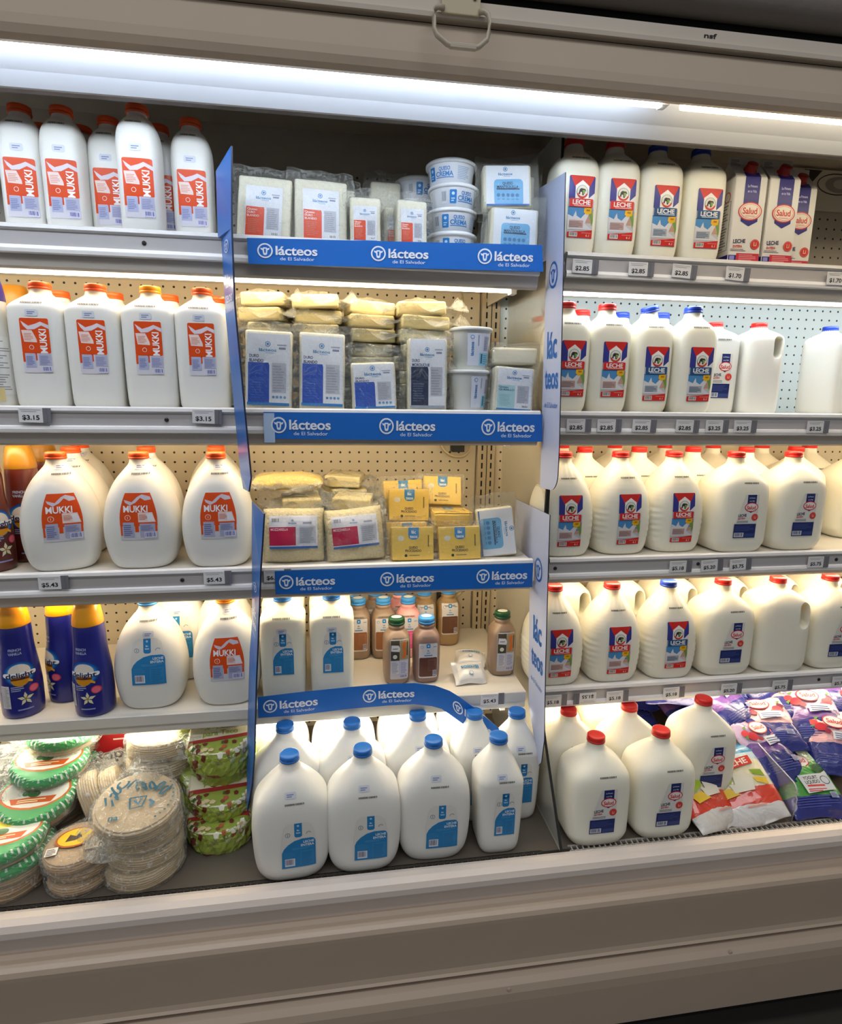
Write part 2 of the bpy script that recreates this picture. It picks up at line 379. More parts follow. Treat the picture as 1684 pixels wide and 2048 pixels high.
cpart('bumper_rail', extrude_x([(-.592, BK-.02), (-.592, BK+.006), (-.596, BK+.012), (-.604, BK+.0145), (-.616, BK+.013), (-.626, BK+.006), (-.6315, BK-.004), (-.632, BK-.016), (-.628, BK-.025), (-.617, BK-.028), (-.612, BK-.028), (-.612, BK-.075), (-.592, BK-.075)], XL, XR), BUMP)
cpart('bumper_ledge', extrude_x([(-.612, BK-.064), (-.618, BK-.062), (-.626, BK-.066), (-.640, BK-.069), (-.647, BK-.073), (-.650, BK-.082), (-.649, BK-.092), (-.632, BK-.206), (-.634, BK-.216), (-.638, BK-.220), (-.634, BK-.224), (-.59, BK-.224), (-.59, BK-.064)], XL, XR), BUMP2)
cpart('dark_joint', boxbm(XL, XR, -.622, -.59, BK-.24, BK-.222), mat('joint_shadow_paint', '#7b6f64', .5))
cpart('lower_front_panel', extrude_x([(-.59, BK-.234), (-.630, BK-.234), (-.642, BK-.238), (-.652, BK-.247), (-.656, BK-.262), (-.655, BK-.285), (-.640, BK-.405), (-.634, BK-.412), (-.59, BK-.412)], XL, XR), BUMP2)
b = bmesh.new()
for xx, zz in ((.35, BK-.253), (.86, BK-.243)):
    n0 = len(b.verts); lathe(b, [(.0045, 0), (.0045, .002), (.0035, .0028)], 14)
    vs = b.verts[n0:]; bmesh.ops.rotate(b, verts=vs, cent=(0, 0, 0), matrix=Matrix.Rotation(math.radians(90), 3, 'X')); bmesh.ops.translate(b, verts=vs, vec=(xx, -.6535 if xx < .5 else -.6485, zz))
cpart('panel_screws', b, BUMP2)
cpart('recessed_base', boxbm(XL, XR, -.55, .05, 0, BK-.4), DARK)

# ------------------------------------------------------------------ shelves with rail and lamp
def shelf(zt, x0, x1, label, tubecol, tubex, power, drop=0, plain=False, screws=()):
    t = emptyo('shelf', ((x0+x1)/2, -.2, zt), label, 'shelf', 'white steel shelves of the dairy case')
    def sp(name, bm, m, sm=False):
        o = obj(name, bm, m, None, sm); o.parent = t; o.location = -t.location; return o
    sp('shelf_board', extrude_x([(-.004, zt), (-.388, zt), (-.388, zt-.012), (-.004, zt-.012)], x0, x1), mat('shelf_enamel', '#d9d2c6', .4))
    if plain:
        sp('front_lip', extrude_x([(-.388, zt+.0005), (-.3995, zt+.0005), (-.401, zt-.001), (-.401, zt-.022), (-.397, zt-.022), (-.3965, zt-.040), (-.388, zt-.046), (-.372, zt-.050), (-.366, zt-.050), (-.388, zt-.034)], x0, x1), STEEL)
    else:
        sp('front_lip', extrude_x([(-.384, zt), (-.387, zt+.0035), (-.396, zt+.0055), (-.4025, zt+.003), (-.4035, zt-.003), (-.398, zt-.007), (-.388, zt-.007)], x0, x1), RAILW)
        sp('price_rail', extrude_x([(-.388, zt-.007), (-.3985, zt-.007), (-.398, zt-.031), (-.402, zt-.033), (-.4035, zt-.038), (-.4025, zt-.044), (-.397, zt-.046), (-.388, zt-.046)], x0, x1, mis=[0, 0, 1, 1, 1, 1, 0, 0]), [RAILG, RAILW])
        sp('shelf_valance', extrude_x([(-.388, zt-.046), (-.3955, zt-.046), (-.390, zt-.066+drop), (-.385, zt-.070+drop), (-.365, zt-.068+drop), (-.362, zt-.066+drop), (-.384, zt-.052)], x0, x1), SHELFG)
    for sx in screws:
        b = bmesh.new(); lathe(b, [(.0042, 0), (.0040, .0012), (.0025, .0022)], 16); bmesh.ops.rotate(b, verts=b.verts[:], cent=(0, 0, 0), matrix=Matrix.Rotation(math.radians(90), 3, 'X')); bmesh.ops.translate(b, verts=b.verts[:], vec=(sx, -.3985, zt-.019))
        sp('rail_screw', b, mat('dark_screw', '#3a3634', .4, metal=.6))
    # brackets
    b = bmesh.new()
    for xx in (x0+.004, x1-.007):
        for s_ in (0,): box(b, xx, xx+.003, -.35, -.002, zt-.052, zt-.012)
    sp('bracket', b, STEEL)
    # fluorescent lamp under the shelf
    lo = emptyo('fluorescent_lamp', ((tubex[0]+tubex[1])/2, -.34, zt-.055), 'bright white tube lamp under '+label.split(' with ')[0], 'lamp', 'tube lamps of the dairy case')
    b = bmesh.new(); tube(b, [(tubex[0], -.338, zt-.0625), (tubex[1], -.338, zt-.0625)], .0085, 12)
    e = mat('lamp_%s_%.1f' % ('_'.join('%.2f' % c for c in tubecol), power), (.9, .9, .9), .4, emit=tuple(tubecol)+(power,))
    o = obj('glowing_tube', b, e, None, True); o.parent = lo; o.location = -lo.location
    b = bmesh.new()
    for xx in (tubex[0]-.012, tubex[1]): box(b, xx, xx+.012, -.35, -.326, zt-.074, zt-.0125)
    o = obj('lamp_holder', b, RAILW); o.parent = lo; o.location = -lo.location
    b = boxbm(tubex[0], tubex[1], -.352, -.324, zt-.05, zt-.0125); o = obj('ballast_channel', b, STEEL); o.parent = lo; o.location = -lo.location
LX = (XL+.02, .385); RX = (.50, XR-.03)
P0 = 19
shelf(S1, XL, .428, 'top left shelf with blue banner and no price tags', TUBE_WARM, LX, P0, screws=(-.335,))
shelf(S2, XL, .445, 'second left shelf with two 3.15 price tags', TUBE_WARM, LX, P0, screws=(-.317,))
shelf(S3, XL, .445, 'third left shelf with two 5.43 price tags', TUBE_WARM, LX, P0*1.25, screws=(-.308,))
shelf(S4, XL, .445, 'lowest left shelf, plain white and partly empty beside the divider', TUBE_NEUT, (XL+.02, .40), P0*1.5, plain=True)
shelf(S1, .485, XR, 'top right shelf with tags for 2.85 and 1.70', TUBE_COOL, RX, P0*1.3)
shelf(S2, .485, XR, 'second right shelf with tags for 2.85 and 3.25', TUBE_WARM, RX, P0)
shelf(S3, .485, XR, 'third right shelf with tags for 5.18, 5.20 and 5.75', TUBE_WARM, RX, P0*1.1, drop=.011, screws=(.500, .853, 1.222))
shelf(S4, .485, XR, 'lowest right shelf above the yogurt pouches with its row of price tags', TUBE_WARM, RX, P0*.9, drop=.022, screws=(1.225,))
# canopy lamps
for x0, x1, c, pw, lb in ((XL, .56, TUBE_BLUE, 27, 'long cool white tube lamp in the left part of the canopy'), (.60, XR, (1.0, .85, .60), 16, 'long warm tube lamp in the right part of the canopy')):
    lo = emptyo('canopy_lamp', ((x0+x1)/2, -.583, Z(.495)), lb, 'lamp')
    b = bmesh.new(); tube(b, [(x0, -.589, Z(.4895)), (x1, -.589, Z(.4895))], .0075, 12)
    o = obj('glowing_tube', b, mat('canopy_tube_%d' % pw, (.9, .9, .9), .4, emit=tuple(c)+(pw,)), None, True); o.parent = lo; o.location = -lo.location
    b = boxbm(x1, x1+.012, -.598, -.578, Z(.484), Z(.512)); o = obj('lamp_holder', b, RAILW); o.parent = lo; o.location = -lo.location

# ------------------------------------------------------------------ dividers, signs, banners
dv = emptyo('frosted_divider', (.478, -.25, DK), 'tall frosted plastic divider with black edge between the two case sections', 'divider')
pts = [(-.02, DK+.002), (-.596, DK+.012), (-.59, Z(-.935)), (-.514, Z(-.862)), (-.461, Z(-.785)), (-.431, Z(-.739)), (-.41, Z(-.68)), (-.405, Z(.288)), (-.372, Z(.34)), (-.361, Z(.47)), (-.02, Z(.47))]
pts = [(-.02, DK+.002), (-.585, DK+.004), (-.514, Z(-.862)), (-.461, Z(-.785)), (-.431, Z(-.739)), (-.382, Z(-.62)), (-.382, Z(.25)), (-.361, Z(.43)), (-.361, Z(.54)), (-.02, Z(.54))]
o = obj('panel', plate(pts, 'x', .4765, .002), FROST); o.parent = dv; o.location = -dv.location
b = bmesh.new(); ed = pts[1:9]
for (ya, za), (yb, zb) in zip(ed, ed[1:]):
    d = Vector((0, yb-ya, zb-za)); L = d.length; d.normalize(); n = Vector((0, -d.z, d.y))*.0022
    A = Vector((0, ya, za)); B = A+d*L; q = []
    for X in (.4750, .4800):
        q += [b.verts.new((X, (P-n*k).y, (P-n*k).z)) for P, k in ((A, .7), (B, .7), (B, -1), (A, -1))]
    for f in ((0, 1, 2, 3), (7, 6, 5, 4), (0, 4, 5, 1), (1, 5, 6, 2), (2, 6, 7, 3), (3, 7, 4, 0)): b.faces.new([q[k] for k in f])
o = obj('edge_trim', b, DARK); o.parent = dv; o.location = -dv.location
b = boxbm(.4735, .4815, -.388, -.380, Z(-.262), Z(-.17)); o = obj('black_clip', b, DARK); o.parent = dv; o.location = -dv.location

BLUE = mat('print_banner_blue', '#0664bd', .42, coat=.1); WHT = mat('print_banner_white', '#e8ecf4', .5)
PALE = mat('white_card_blue_cast', '#b7c0dc', .55)  # white card; the blue reflected on it is put into this colour
def sign_text(p, u0, z0, s, fg, bg, sub=True, badge=False):
    if badge: p.cow(u0+.5*s, z0, .30*s, fg, bg, 1, sx=.9); return
    p.text('lác', u0+.5*s, z0-1.55*s, .62*s, fg, 1, w=.62*s)
    p.text('teos', u0+.5*s, z0-2.3*s, .52*s, fg, 1, w=.85*s)
    if sub: p.text('de El Salvador', u0+.5*s, z0-2.95*s, .13*s, fg, 1, w=.85*s, bold=False)
def right_sign(label, pts, z_text, name='aisle_sign', u0=.372, s=.088):
    t = emptyo(name, (.455, -.42, pts[0][1]), label, 'sign')
    bm = plate(pts, 'x', .453, .002); bm.faces.ensure_lookup_table()
    for f in bm.faces: f.material_index = 0 if f.normal.x < -.5 else 1
    o = obj('card', bm, [PALE, mat('navy_card_edge', '#161a2c', .6)]); o.parent = t; o.location = -t.location
    L = t.location; k = -.10
    for bd, nm in ((True, 'cow_badge'), (False, 'lettering')):
        p = Print(); sign_text(p, 0, z_text, s, '#1e63b4', PALE, True, bd)
        p.done(nm, t, lambda x, z, l: (.4525-l-L.x, -(u0+x+(z-z_text)*k)-L.y, z-L.z), 0)
def arc(cy, cz, r, a0, a1, n=6): return [(cy+r*math.cos(math.radians(a0+(a1-a0)*k/n)), cz+r*math.sin(math.radians(a0+(a1-a0)*k/n))) for k in range(n+1)]
right_sign('tall lilac-tinted card sign with blue lettering at the right end of the upper shelves',
    [(-.29, Z(.441)), (-.447, Z(.423)), (-.497, Z(-.10))]+arc(-.462, Z(-.155), .036, 180, 262)+[(-.40, Z(-.196)), (-.366, Z(.28)), (-.29, Z(.285))], Z(.243), u0=.37)
right_sign('lower lilac-tinted card sign with slanted top and blue lettering beside the mozzarella shelf',
    [(-.235, Z(-.25)), (-.467, Z(-.244)), (-.476, Z(-.383)), (-.492, Z(-.583)), (-.509, Z(-.74)), (-.50, Z(-.80)), (-.485, Z(-.818)), (-.40, Z(-.71)), (-.368, Z(-.45)), (-.365, Z(-.372)), (-.235, Z(-.37))], Z(-.378), u0=.376)
def left_sign(label, rows, zt, s):
    """rows: (z, X far edge, X near edge); the card is turned so that its left face shows"""
    t = emptyo('aisle_sign', (-.17, -.45, rows[0][0]), label, 'sign'); L = t.location
    bm = bmesh.new(); prev = None; yf, yn = -.405, -.47
    for (zf, zn, xf, xn) in rows:
        q = [bm.verts.new((xf-L.x, yf-L.y, zf-L.z)), bm.verts.new((xn-L.x, yn-L.y, zn-L.z)), bm.verts.new((xn+.003-L.x, yn+.0008-L.y, zn-L.z)), bm.verts.new((xf+.003-L.x, yf+.0008-L.y, zf-L.z))]
        if prev:
            for k in range(4):
                f = bm.faces.new((prev[k], q[k], q[(k+1) % 4], prev[(k+1) % 4])); f.material_index = 0 if k == 0 else 1
        else: bm.faces.new(q).material_index = 1
        prev = q
    bm.faces.new(prev[::-1]).material_index = 1
    bmesh.ops.recalc_face_normals(bm, faces=bm.faces[:])
    obj('card', bm, [mat('glossy_blue_card', '#2c6cbd', .3), mat('navy_card_edge2', '#1a2440', .5)], t)
    def fm(x, z, l):
        zz = zt+z
        for (a, b) in zip(rows, rows[1:]):
            if b[0] <= zz <= a[0]: break
        k = min(1, max(0, (a[0]-zz)/(a[0]-b[0]))); xf = a[2]+(b[2]-a[2])*k; xn = a[3]+(b[3]-a[3])*k; u = .08+x/s*.84
        return (xf+(xn-xf)*u-l-.0006-L.x, yf+(yn-yf)*u-L.y, zz-L.z)
    for bd, nm in ((True, 'cow_badge'), (False, 'lettering')):
        p = Print(); sign_text(p, 0, 0, s, '#cfd6ee', '#2c6cbd', True, bd); p.done(nm, t, fm, 0)
left_sign('tall narrow blue card sign with pale lettering beside the orange-capped milk, upper one', [(Z(.397), Z(.418), -.200, -.162), (Z(.283), Z(.312), -.202, -.167), (Z(.2825), Z(.285), -.196, -.168), (Z(.147), Z(.157), -.195, -.169), (Z(.081), Z(.077), -.192, -.165), (Z(-.037), Z(-.042), -.187, -.159), (Z(-.159), Z(-.16), -.181, -.153), (Z(-.191), Z(-.187), -.177, -.158)], Z(.262), .038)
left_sign('lower narrow blue card sign leaning in front of the lowest shelf and the tortillas', [(Z(-.218), Z(-.231), -.161, -.131), (Z(-.341), Z(-.345), -.166, -.142), (Z(-.477), Z(-.497), -.171, -.153), (Z(-.546), Z(-.585), -.179, -.160), (Z(-.665), Z(-.748), -.187, -.170), (Z(-.789), Z(-.82), -.195, -.178), (Z(-.876), Z(-.88), -.195, -.190)], Z(-.39), .034)

def banner(label, top, bot, xs, size, name='shelf_banner', tape=None):
    """top and bottom edges as lists of (x, z); the strip hangs in front of the rail"""
    t = emptyo(name, (0, -.408, Z(top[0][1])), label, 'banner', 'blue shelf banners'); L = t.location
    bm = bmesh.new(); n = len(top); fr = []; bk = []
    for (xa, za), (xb, zb) in zip(top, bot):
        fr.append([bm.verts.new((xa, -.408-L.y, Z(za)-L.z)), bm.verts.new((xb, -.409-L.y, Z(zb)-L.z))])
        bk.append([bm.verts.new((xa, -.4072-L.y, Z(za)-L.z)), bm.verts.new((xb, -.4082-L.y, Z(zb)-L.z))])
    for i in range(n-1):
        bm.faces.new((fr[i][0], fr[i][1], fr[i+1][1], fr[i+1][0])); bm.faces.new((bk[i][0], bk[i+1][0], bk[i+1][1], bk[i][1]))
        bm.faces.new((fr[i][0], fr[i+1][0], bk[i+1][0], bk[i][0])); bm.faces.new((fr[i][1], bk[i][1], bk[i+1][1], fr[i+1][1]))
    bmesh.ops.recalc_face_normals(bm, faces=bm.faces[:])
    obj('strip', bm, BLUE, t)
    p = Print()
    if tape:
        for a, b2 in tape: p.rect(a, -.007, b2, .048, mat('pale_banner_end', '#b4cdec', .4), 1)
    def fm(x, z, l):
        def at(P):
            for a, b in zip(P, P[1:]):
                if a[0] <= x <= b[0] or b is P[-1]: k = (x-a[0])/(b[0]-a[0]); return a[1]+(b[1]-a[1])*k
        zt, zb = at(top), at(bot); k = 1-z/.05
        return (x, -.4092-l-L.y, Z(zt+(zb-zt)*k)-L.z)
    if tape: p.done('pale_end', t, fm, .02)
    for x0, x1 in xs:
        p = Print(); lacteos(p, (x0+x1)/2, .026, x1-x0, WHT, BLUE, 2); p.done('logo_lettering', t, fm, .02)
    return t
W_ = .1225
banner('bright blue banner across the top shelf under the cream cheese tubs', [(-.149, .285), (.428, .300)], [(-.148, .239), (.433, .249)], [(-.131, -.016), (.083, .199), (.295, .413)], 1)
banner('blue banner with taped pale ends under the packs of hard cheese', [(-.131, -.037), (.447, -.037)], [(-.131, -.090), (.450, -.095)], [(-.117, .004), (.099, .219), (.314, .434)], 1, tape=[(-.131, -.110)])
banner('deep blue banner under the mozzarella and yellow cheese packs', [(-.120, -.366), (.444, -.366)], [(-.120, -.417), (.444, -.421)], [(-.112, .008), (.101, .222), (.314, .434)], 1)
banner('blue banner drooping down at its right end across the lowest shelf', [(-.166, -.650), (-.075, -.644), (.034, -.639), (.123, -.637), (.18, -.639), (.226, -.648), (.26, -.663), (.284, -.680), (.333, -.721), (.387, -.773)],
       [(-.166, -.699), (-.077, -.698), (.033, -.691), (.123, -.689), (.178, -.690), (.220, -.698), (.242, -.706), (.262, -.722), (.305, -.757), (.368, -.806)], [(-.155, -.034), (.062, .182), (.268, .365)], 1)

# ------------------------------------------------------------------ price tags
def price_tag(txt, bent=0):
    t = emptyo('price_tag', (0, 0, 0), 'x', 'price tag')
    b = bmesh.new(); box(b, -.021, .021, -.0012, .0002, -.0135, .0135); obj('paper', b, mat('tag_paper', '#e4e2e2', .5), t)
    p = Print(); p.text(txt, 0, -.004, .0085, '#26262a', 1, w=.030); p.rect(-.018, .0098, .018, .0104, '#8a8a90', 1); p.rect(-.016, .0066, .010, .0073, '#8a8a90', 1)
    p.done('lettering', t, lambda x, z, l: (x, -.0013-l, z), 0)
    b = bmesh.new(); box(b, .021, .035, -.0016, .0002, -.014, .014); box(b, .0265, .0285, -.0022, -.0016, -.013, .013)
    obj('grey_flag', b, mat('tag_grey_film', '#77767c', .25), t)
    return t
def tagrow(items, z, shelfname):
    for x, txt, lab, ry in items:
        if txt not in TAGS: TAGS[txt] = Kind(price_tag(txt))
        o = TAGS[txt].put(x, -.4045, Z(z), lab % shelfname, ry=ry); o['group'] = 'paper price tags on the shelf rails'
TAGS = {}
tagrow([(-.558, '$3.15', 'price tag reading 3.15 on the %s, below the leftmost orange-capped milk', .02), (-.246, '$3.15', 'price tag reading 3.15 on the %s, next to the blue sign', .03)], -.047, 'second left shelf')
tagrow([(-.558, '$5.43', 'price tag reading 5.43 on the %s, below the leftmost big orange-label jug', .0), (-.243, '$5.43', 'price tag reading 5.43 on the %s, nearest the blue sign', .0), (-.122, '$6.10', 'price tag half covered by the banner end on the %s', .0)], -.377, 'third left shelf')
tagrow([(.517, '$2.85', 'price tag reading 2.85 on the %s, nearest the lilac sign', .02), (.640, '$2.85', 'price tag reading 2.85 on the %s, below the second red-capped bottle', 0), (.738, '$2.85', 'curled price tag reading 2.85 on the %s, below the blue-capped bottle', .05),
        (.862, '$1.70', 'price tag reading 1.70 on the %s, below the cartons', .05), (1.105, '$1.70', 'price tag reading 1.70 on the %s, at the far right edge', 0)], .264, 'top right shelf')
tagrow([(.525, '$2.85', 'price tag reading 2.85 on the %s, closest to the lilac sign', .0), (.595, '$2.85', 'price tag reading 2.85 on the %s, below the red-capped bottle', 0), (.677, '$2.85', 'price tag reading 2.85 on the %s, below the crooked blue cap', .02),
        (.780, '$2.85', 'wrinkled tag reading 2.85 on the %s, below the upright blue cap', .03), (.852, '$3.25', 'wrinkled tag reading 3.25 on the %s, below the narrow sticker bottle', 0), (.922, '$3.25', 'price tag reading 3.25 on the %s, below the jug with a handle', 0),
        (1.107, '$3.25', 'price tag reading 3.25 on the %s, by itself near the right edge', 0)], -.060, 'second right shelf')
tagrow([(.798, '$5.18', 'price tag reading 5.18 on the %s', .0), (.878, '$5.20', 'wrinkled tag reading 5.20 on the %s', -.05), (.952, '$5.75', 'curled price tag reading 5.75 on the %s, left one', -.05), (1.160, '$5.75', 'flat price tag reading 5.75 on the %s, right one', 0)], -.385, 'third right shelf')
tagrow([(.511, '$5.18', 'price tag reading 5.18 on the %s, touching the lilac sign', .0), (.598, '$1.55', 'white price tag turned upside down on the %s', math.pi), (.667, '$5.18', 'price tag reading 5.18 on the %s, between two red-label jugs', -.02), (.814, '$5.18', 'price tag reading 5.18 on the %s, below the blue-capped jug', -.03),
        (.969, '$5.20', 'price tag reading 5.20 on the %s, below the sticker jug', 0), (1.110, '$5.75', 'price tag reading 5.75 on the %s, below the jug with a handle', 0), (1.280, '$5.75', 'price tag cut by the right picture edge on the %s', 0)], -.706, 'lowest right shelf')
tagrow([(.356, '$5.43', 'price tag reading 5.43 on the %s, under the dark green capped bottle', .0)], -.692, 'lowest left shelf')

# ------------------------------------------------------------------ moulded bodies
class Body:
    def __init__(s, keys, N=56, it=2, mod=None):
        P = [tuple(k) for k in keys]
        for _ in range(it):
            Q = [P[0]]
            for a, b in zip(P, P[1:]):
                Q.append(tuple(a[i]*.75+b[i]*.25 for i in range(4))); Q.append(tuple(a[i]*.25+b[i]*.75 for i in range(4)))
            Q.append(P[-1]); P = Q
        s.P = P; s.N = N; s.mod = mod
    def at(s, z):
        P = s.P
        for a, b in zip(P, P[1:]):
            if a[0] <= z <= b[0] and b[0] > a[0]:
                k = (z-a[0])/(b[0]-a[0]); return [a[i]+(b[i]-a[i])*k for i in (1, 2, 3)]
        return list(P[-1][1:] if z > P[0][0] else P[0][1:])
    def front(s, x, z):
        a, b, n = s.at(z); u = min(abs(x)/a, .995); return -b*(1-u**n)**(1/n)
    def mesh(s, name):
        bm = bmesh.new(); rings = []
        P = s.P
        if s.mod:
            Q = []; zmax = P[-1][0]
            zs = sorted(set([p[0] for p in P]+[zmax*k/70 for k in range(71)]))
            P = [(z,)+tuple(s.at(z)) for z in zs]
        for z, a, b, n in P:
            r = []
            for k in range(s.N):
                t = 2*math.pi*(k+.5)/s.N; c, q = math.cos(t), math.sin(t)
                # equalise spacing on the flat sides
                R = (abs(c/a)**n+abs(q/b)**n)**(-1/n)
                if s.mod: R *= s.mod(t, z)
                r.append(bm.verts.new((R*c, R*q, z)))
            rings.append(r)
        for A, B in zip(rings, rings[1:]):
            for k in range(s.N): bm.faces.new((A[k], A[(k+1) % s.N], B[(k+1) % s.N], B[k]))
        bm.faces.new(rings[0][::-1]); bm.faces.new(rings[-1])
        me = bpy.data.meshes.new(name); bm.to_mesh(me); bm.free()
        for p in me.polygons: p.use_smooth = len(p.vertices) < 10
        return me
CAPS = {}
def capmesh(r, h, m, sticker=False):
    k = (r, h, m.name, sticker)
    if k not in CAPS:
        bm = bmesh.new(); lathe(bm, [(r*.9, 0), (r*1.02, .0005), (r*1.02, h*.28), (r*.98, h*.3), (r*.98, h*.36), (r, h*.38), (r*.985, h*.86), (r*.93, h*.96), (r*.86, h), (r*.4, h*1.0)], 48, knurl=.018)
        me = bpy.data.meshes.new('cap'); 
        if sticker:
            n0 = len(bm.verts)
            v = [bm.verts.new((r*.72*math.cos(t)*.9, r*.5*math.sin(t), h+.0006)) for t in [2*math.pi*q/16 for q in range(16)]]
            bm.faces.new(v).material_index = 1
        bm.to_mesh(me); bm.free(); me.materials.append(m); me.materials.append(mat('cap_sticker', '#e8e6de', .5))
        for p in me.polygons: p.use_smooth = len(p.vertices) < 8
        CAPS[k] = me
    return CAPS[k]
def vessel(name, body, m, cap, printfn=None, lx=0, lz=0, cat='milk jug', neck=None, date=None, sticker=None, lane=None, handle=None, meshfn=None):
    """prototype of a jug: body, screw cap, printed label and stamped date"""
    t = emptyo(name, (0, 0, 0), 'x', cat)
    me = meshfn(body) if meshfn else body.mesh('body'); me.materials.append(m); linkmesh('body', me, t)
    top = body.P[-1][0]
    if cap: linkmesh('cap', cap, t, (0, 0, top-.0015))
    if printfn:
        p = Print(); printfn(p); p.done('label', t, lambda x, z, l: (x+lx, body.front(x+lx, z+lz)-.0005-l, z+lz), .007)
    if date or sticker:
        p = Print()
        if date:
            x0, z0, wd = date; r = random.Random(5)
            for q in range(13):
                xx = x0-wd/2+wd*q/13; p.rect(xx, z0-.0018, xx+wd/13*r.uniform(.5, .85), z0+.0018, '#6f6c66', 1)
        if sticker:
            x0, z0 = sticker; p.rect(x0-.011, z0-.006, x0+.011, z0+.006, '#cfd2da', 1, r=.003); p.lines(x0-.007, z0-.003, x0+.007, z0+.004, 2, '#7f86ad', 2)
        p.done('stamped_date', t, lambda x, z, l: (x, body.front(x, z)-.0006-l, z), .007)
    return t

# ------------------------------------------------------------------ label artwork
def art_orange_tall(p, w=.050, h=.108):
    O = '#d9480f'; G = '#d3d0d8'
    p.rect(-w/2, -h/2, w/2, h/2, G, 1, r=.003); p.rect(-w/2, -h*.14, w/2, h/2, O, 2, r=.003); p.rect(-w/2, -h*.30, -w*.42, -h*.13, O, 2)
    p.rect(-.004, -h*.27, 0, -h*.13, O, 2)
    p.poly([(-w*.46, h*.45), (-w*.2, h*.36), (w*.05, h*.40), (w*.22, h*.44), (w*.5, h*.38), (w*.5, h*.31), (w*.25, h*.37), (0, h*.30), (-w*.25, h*.29), (-w*.38, h*.36)], '#d9cfd6', 3)
    p.poly([(-w*.46, h*.28), (-w*.1, h*.28), (w*.04, h*.12), (w*.05, h*.06), (-w*.40, h*.07)], '#ead2cb', 3); p.lines(-w*.38, h*.10, -w*.05, h*.24, 5, '#d99a88', 4)
    p.text('MUKKI', w*.26, h*.085, .0125, '#f4f0f0', 3, w=.044, rot=math.pi/2)
    p.ring(-w*.16, -h*.03, .0042, .0009, '#f0e4e0', O, 3)
    p.rect(-w*.42, -h*.40, -w*.05, -h*.15, '#aeb2cf', 3); p.lines(-w*.38, -h*.36, -w*.10, -h*.18, 6, '#7f86b4', 4)
    p.rect(w*.05, -h*.36, w*.48, -h*.15, '#b4b4cc', 3); p.lines(w*.08, -h*.34, w*.45, -h*.17, 6, '#8a8fb8', 4)
    p.barcode(w*.14, -h*.48, w*.48, -h*.38, '#3c3c8c', '#dcdcf0', 5, 8)
def art_orange_wide(p, w=.072, h=.090):
    O = '#dc4c12'; G = '#cbc8d0'
    def sh(k0, k1): # curved sides
        L = []
        for k in range(9):
            z = -h/2+h*(k0+(k1-k0)*k/8); u = (z+h/2)/h; L.append((w/2*(1 if u < .45 else 1-.34*((u-.45)/.55)**1.7), z))
        return L
    R = sh(0, 1); p.poly(R+[(-a, b) for a, b in R[::-1]], G, 1)
    R = sh(.30, 1); p.poly(R+[(-a, b) for a, b in R[::-1]], O, 2)
    p.rect(-w*.49, -h*.40, -w*.44, -h*.18, O, 2); p.rect(w*.44, -h*.32, w*.49, -h*.18, O, 2); p.rect(-w*.1, -h*.33, w*.0, -h*.19, O, 2)
    p.poly([(-w*.36, h*.36), (-w*.15, h*.31), (0, h*.42), (w*.12, h*.47), (w*.33, h*.42), (w*.36, h*.36), (w*.2, h*.34), (w*.08, h*.40), (-w*.05, h*.30), (-w*.2, h*.24), (-w*.33, h*.30)], '#cfc4cf', 3)
    p.text('MUKKI', -w*.06, h*.17, .0135, '#f2eef0', 4, w=.046)
    p.ring(-w*.28, -h*.02, .0058, .0011, '#f0d8cc', O, 3); p.text('1', -w*.28, -h*.02, .005, '#f0d8cc', 5)
    p.poly([(w*.0, -h*.12), (w*.46, -h*.12), (w*.38, h*.09), (0, h*.09)], '#ead0c8', 3); p.poly([(w*.26, -h*.1), (w*.44, -h*.1), (w*.36, h*.07), (w*.22, h*.07)], '#e8e4ea', 4)
    p.lines(w*.03, -h*.06, w*.26, h*.06, 4, '#d99482', 5)
    p.rect(-w*.42, -h*.44, -w*.12, -h*.12, '#a9abc4', 3); p.lines(-w*.40, -h*.40, -w*.16, -h*.15, 6, '#6a6fa0', 4)
    p.rect(w*.03, -h*.44, w*.44, -h*.15, '#a8a9c2', 3); p.lines(w*.06, -h*.30, w*.40, -h*.17, 5, '#7a7fa8', 4)
    p.barcode(w*.15, -h*.46, w*.46, -h*.33, '#3a3e96', '#dfe0ee', 5, 8)
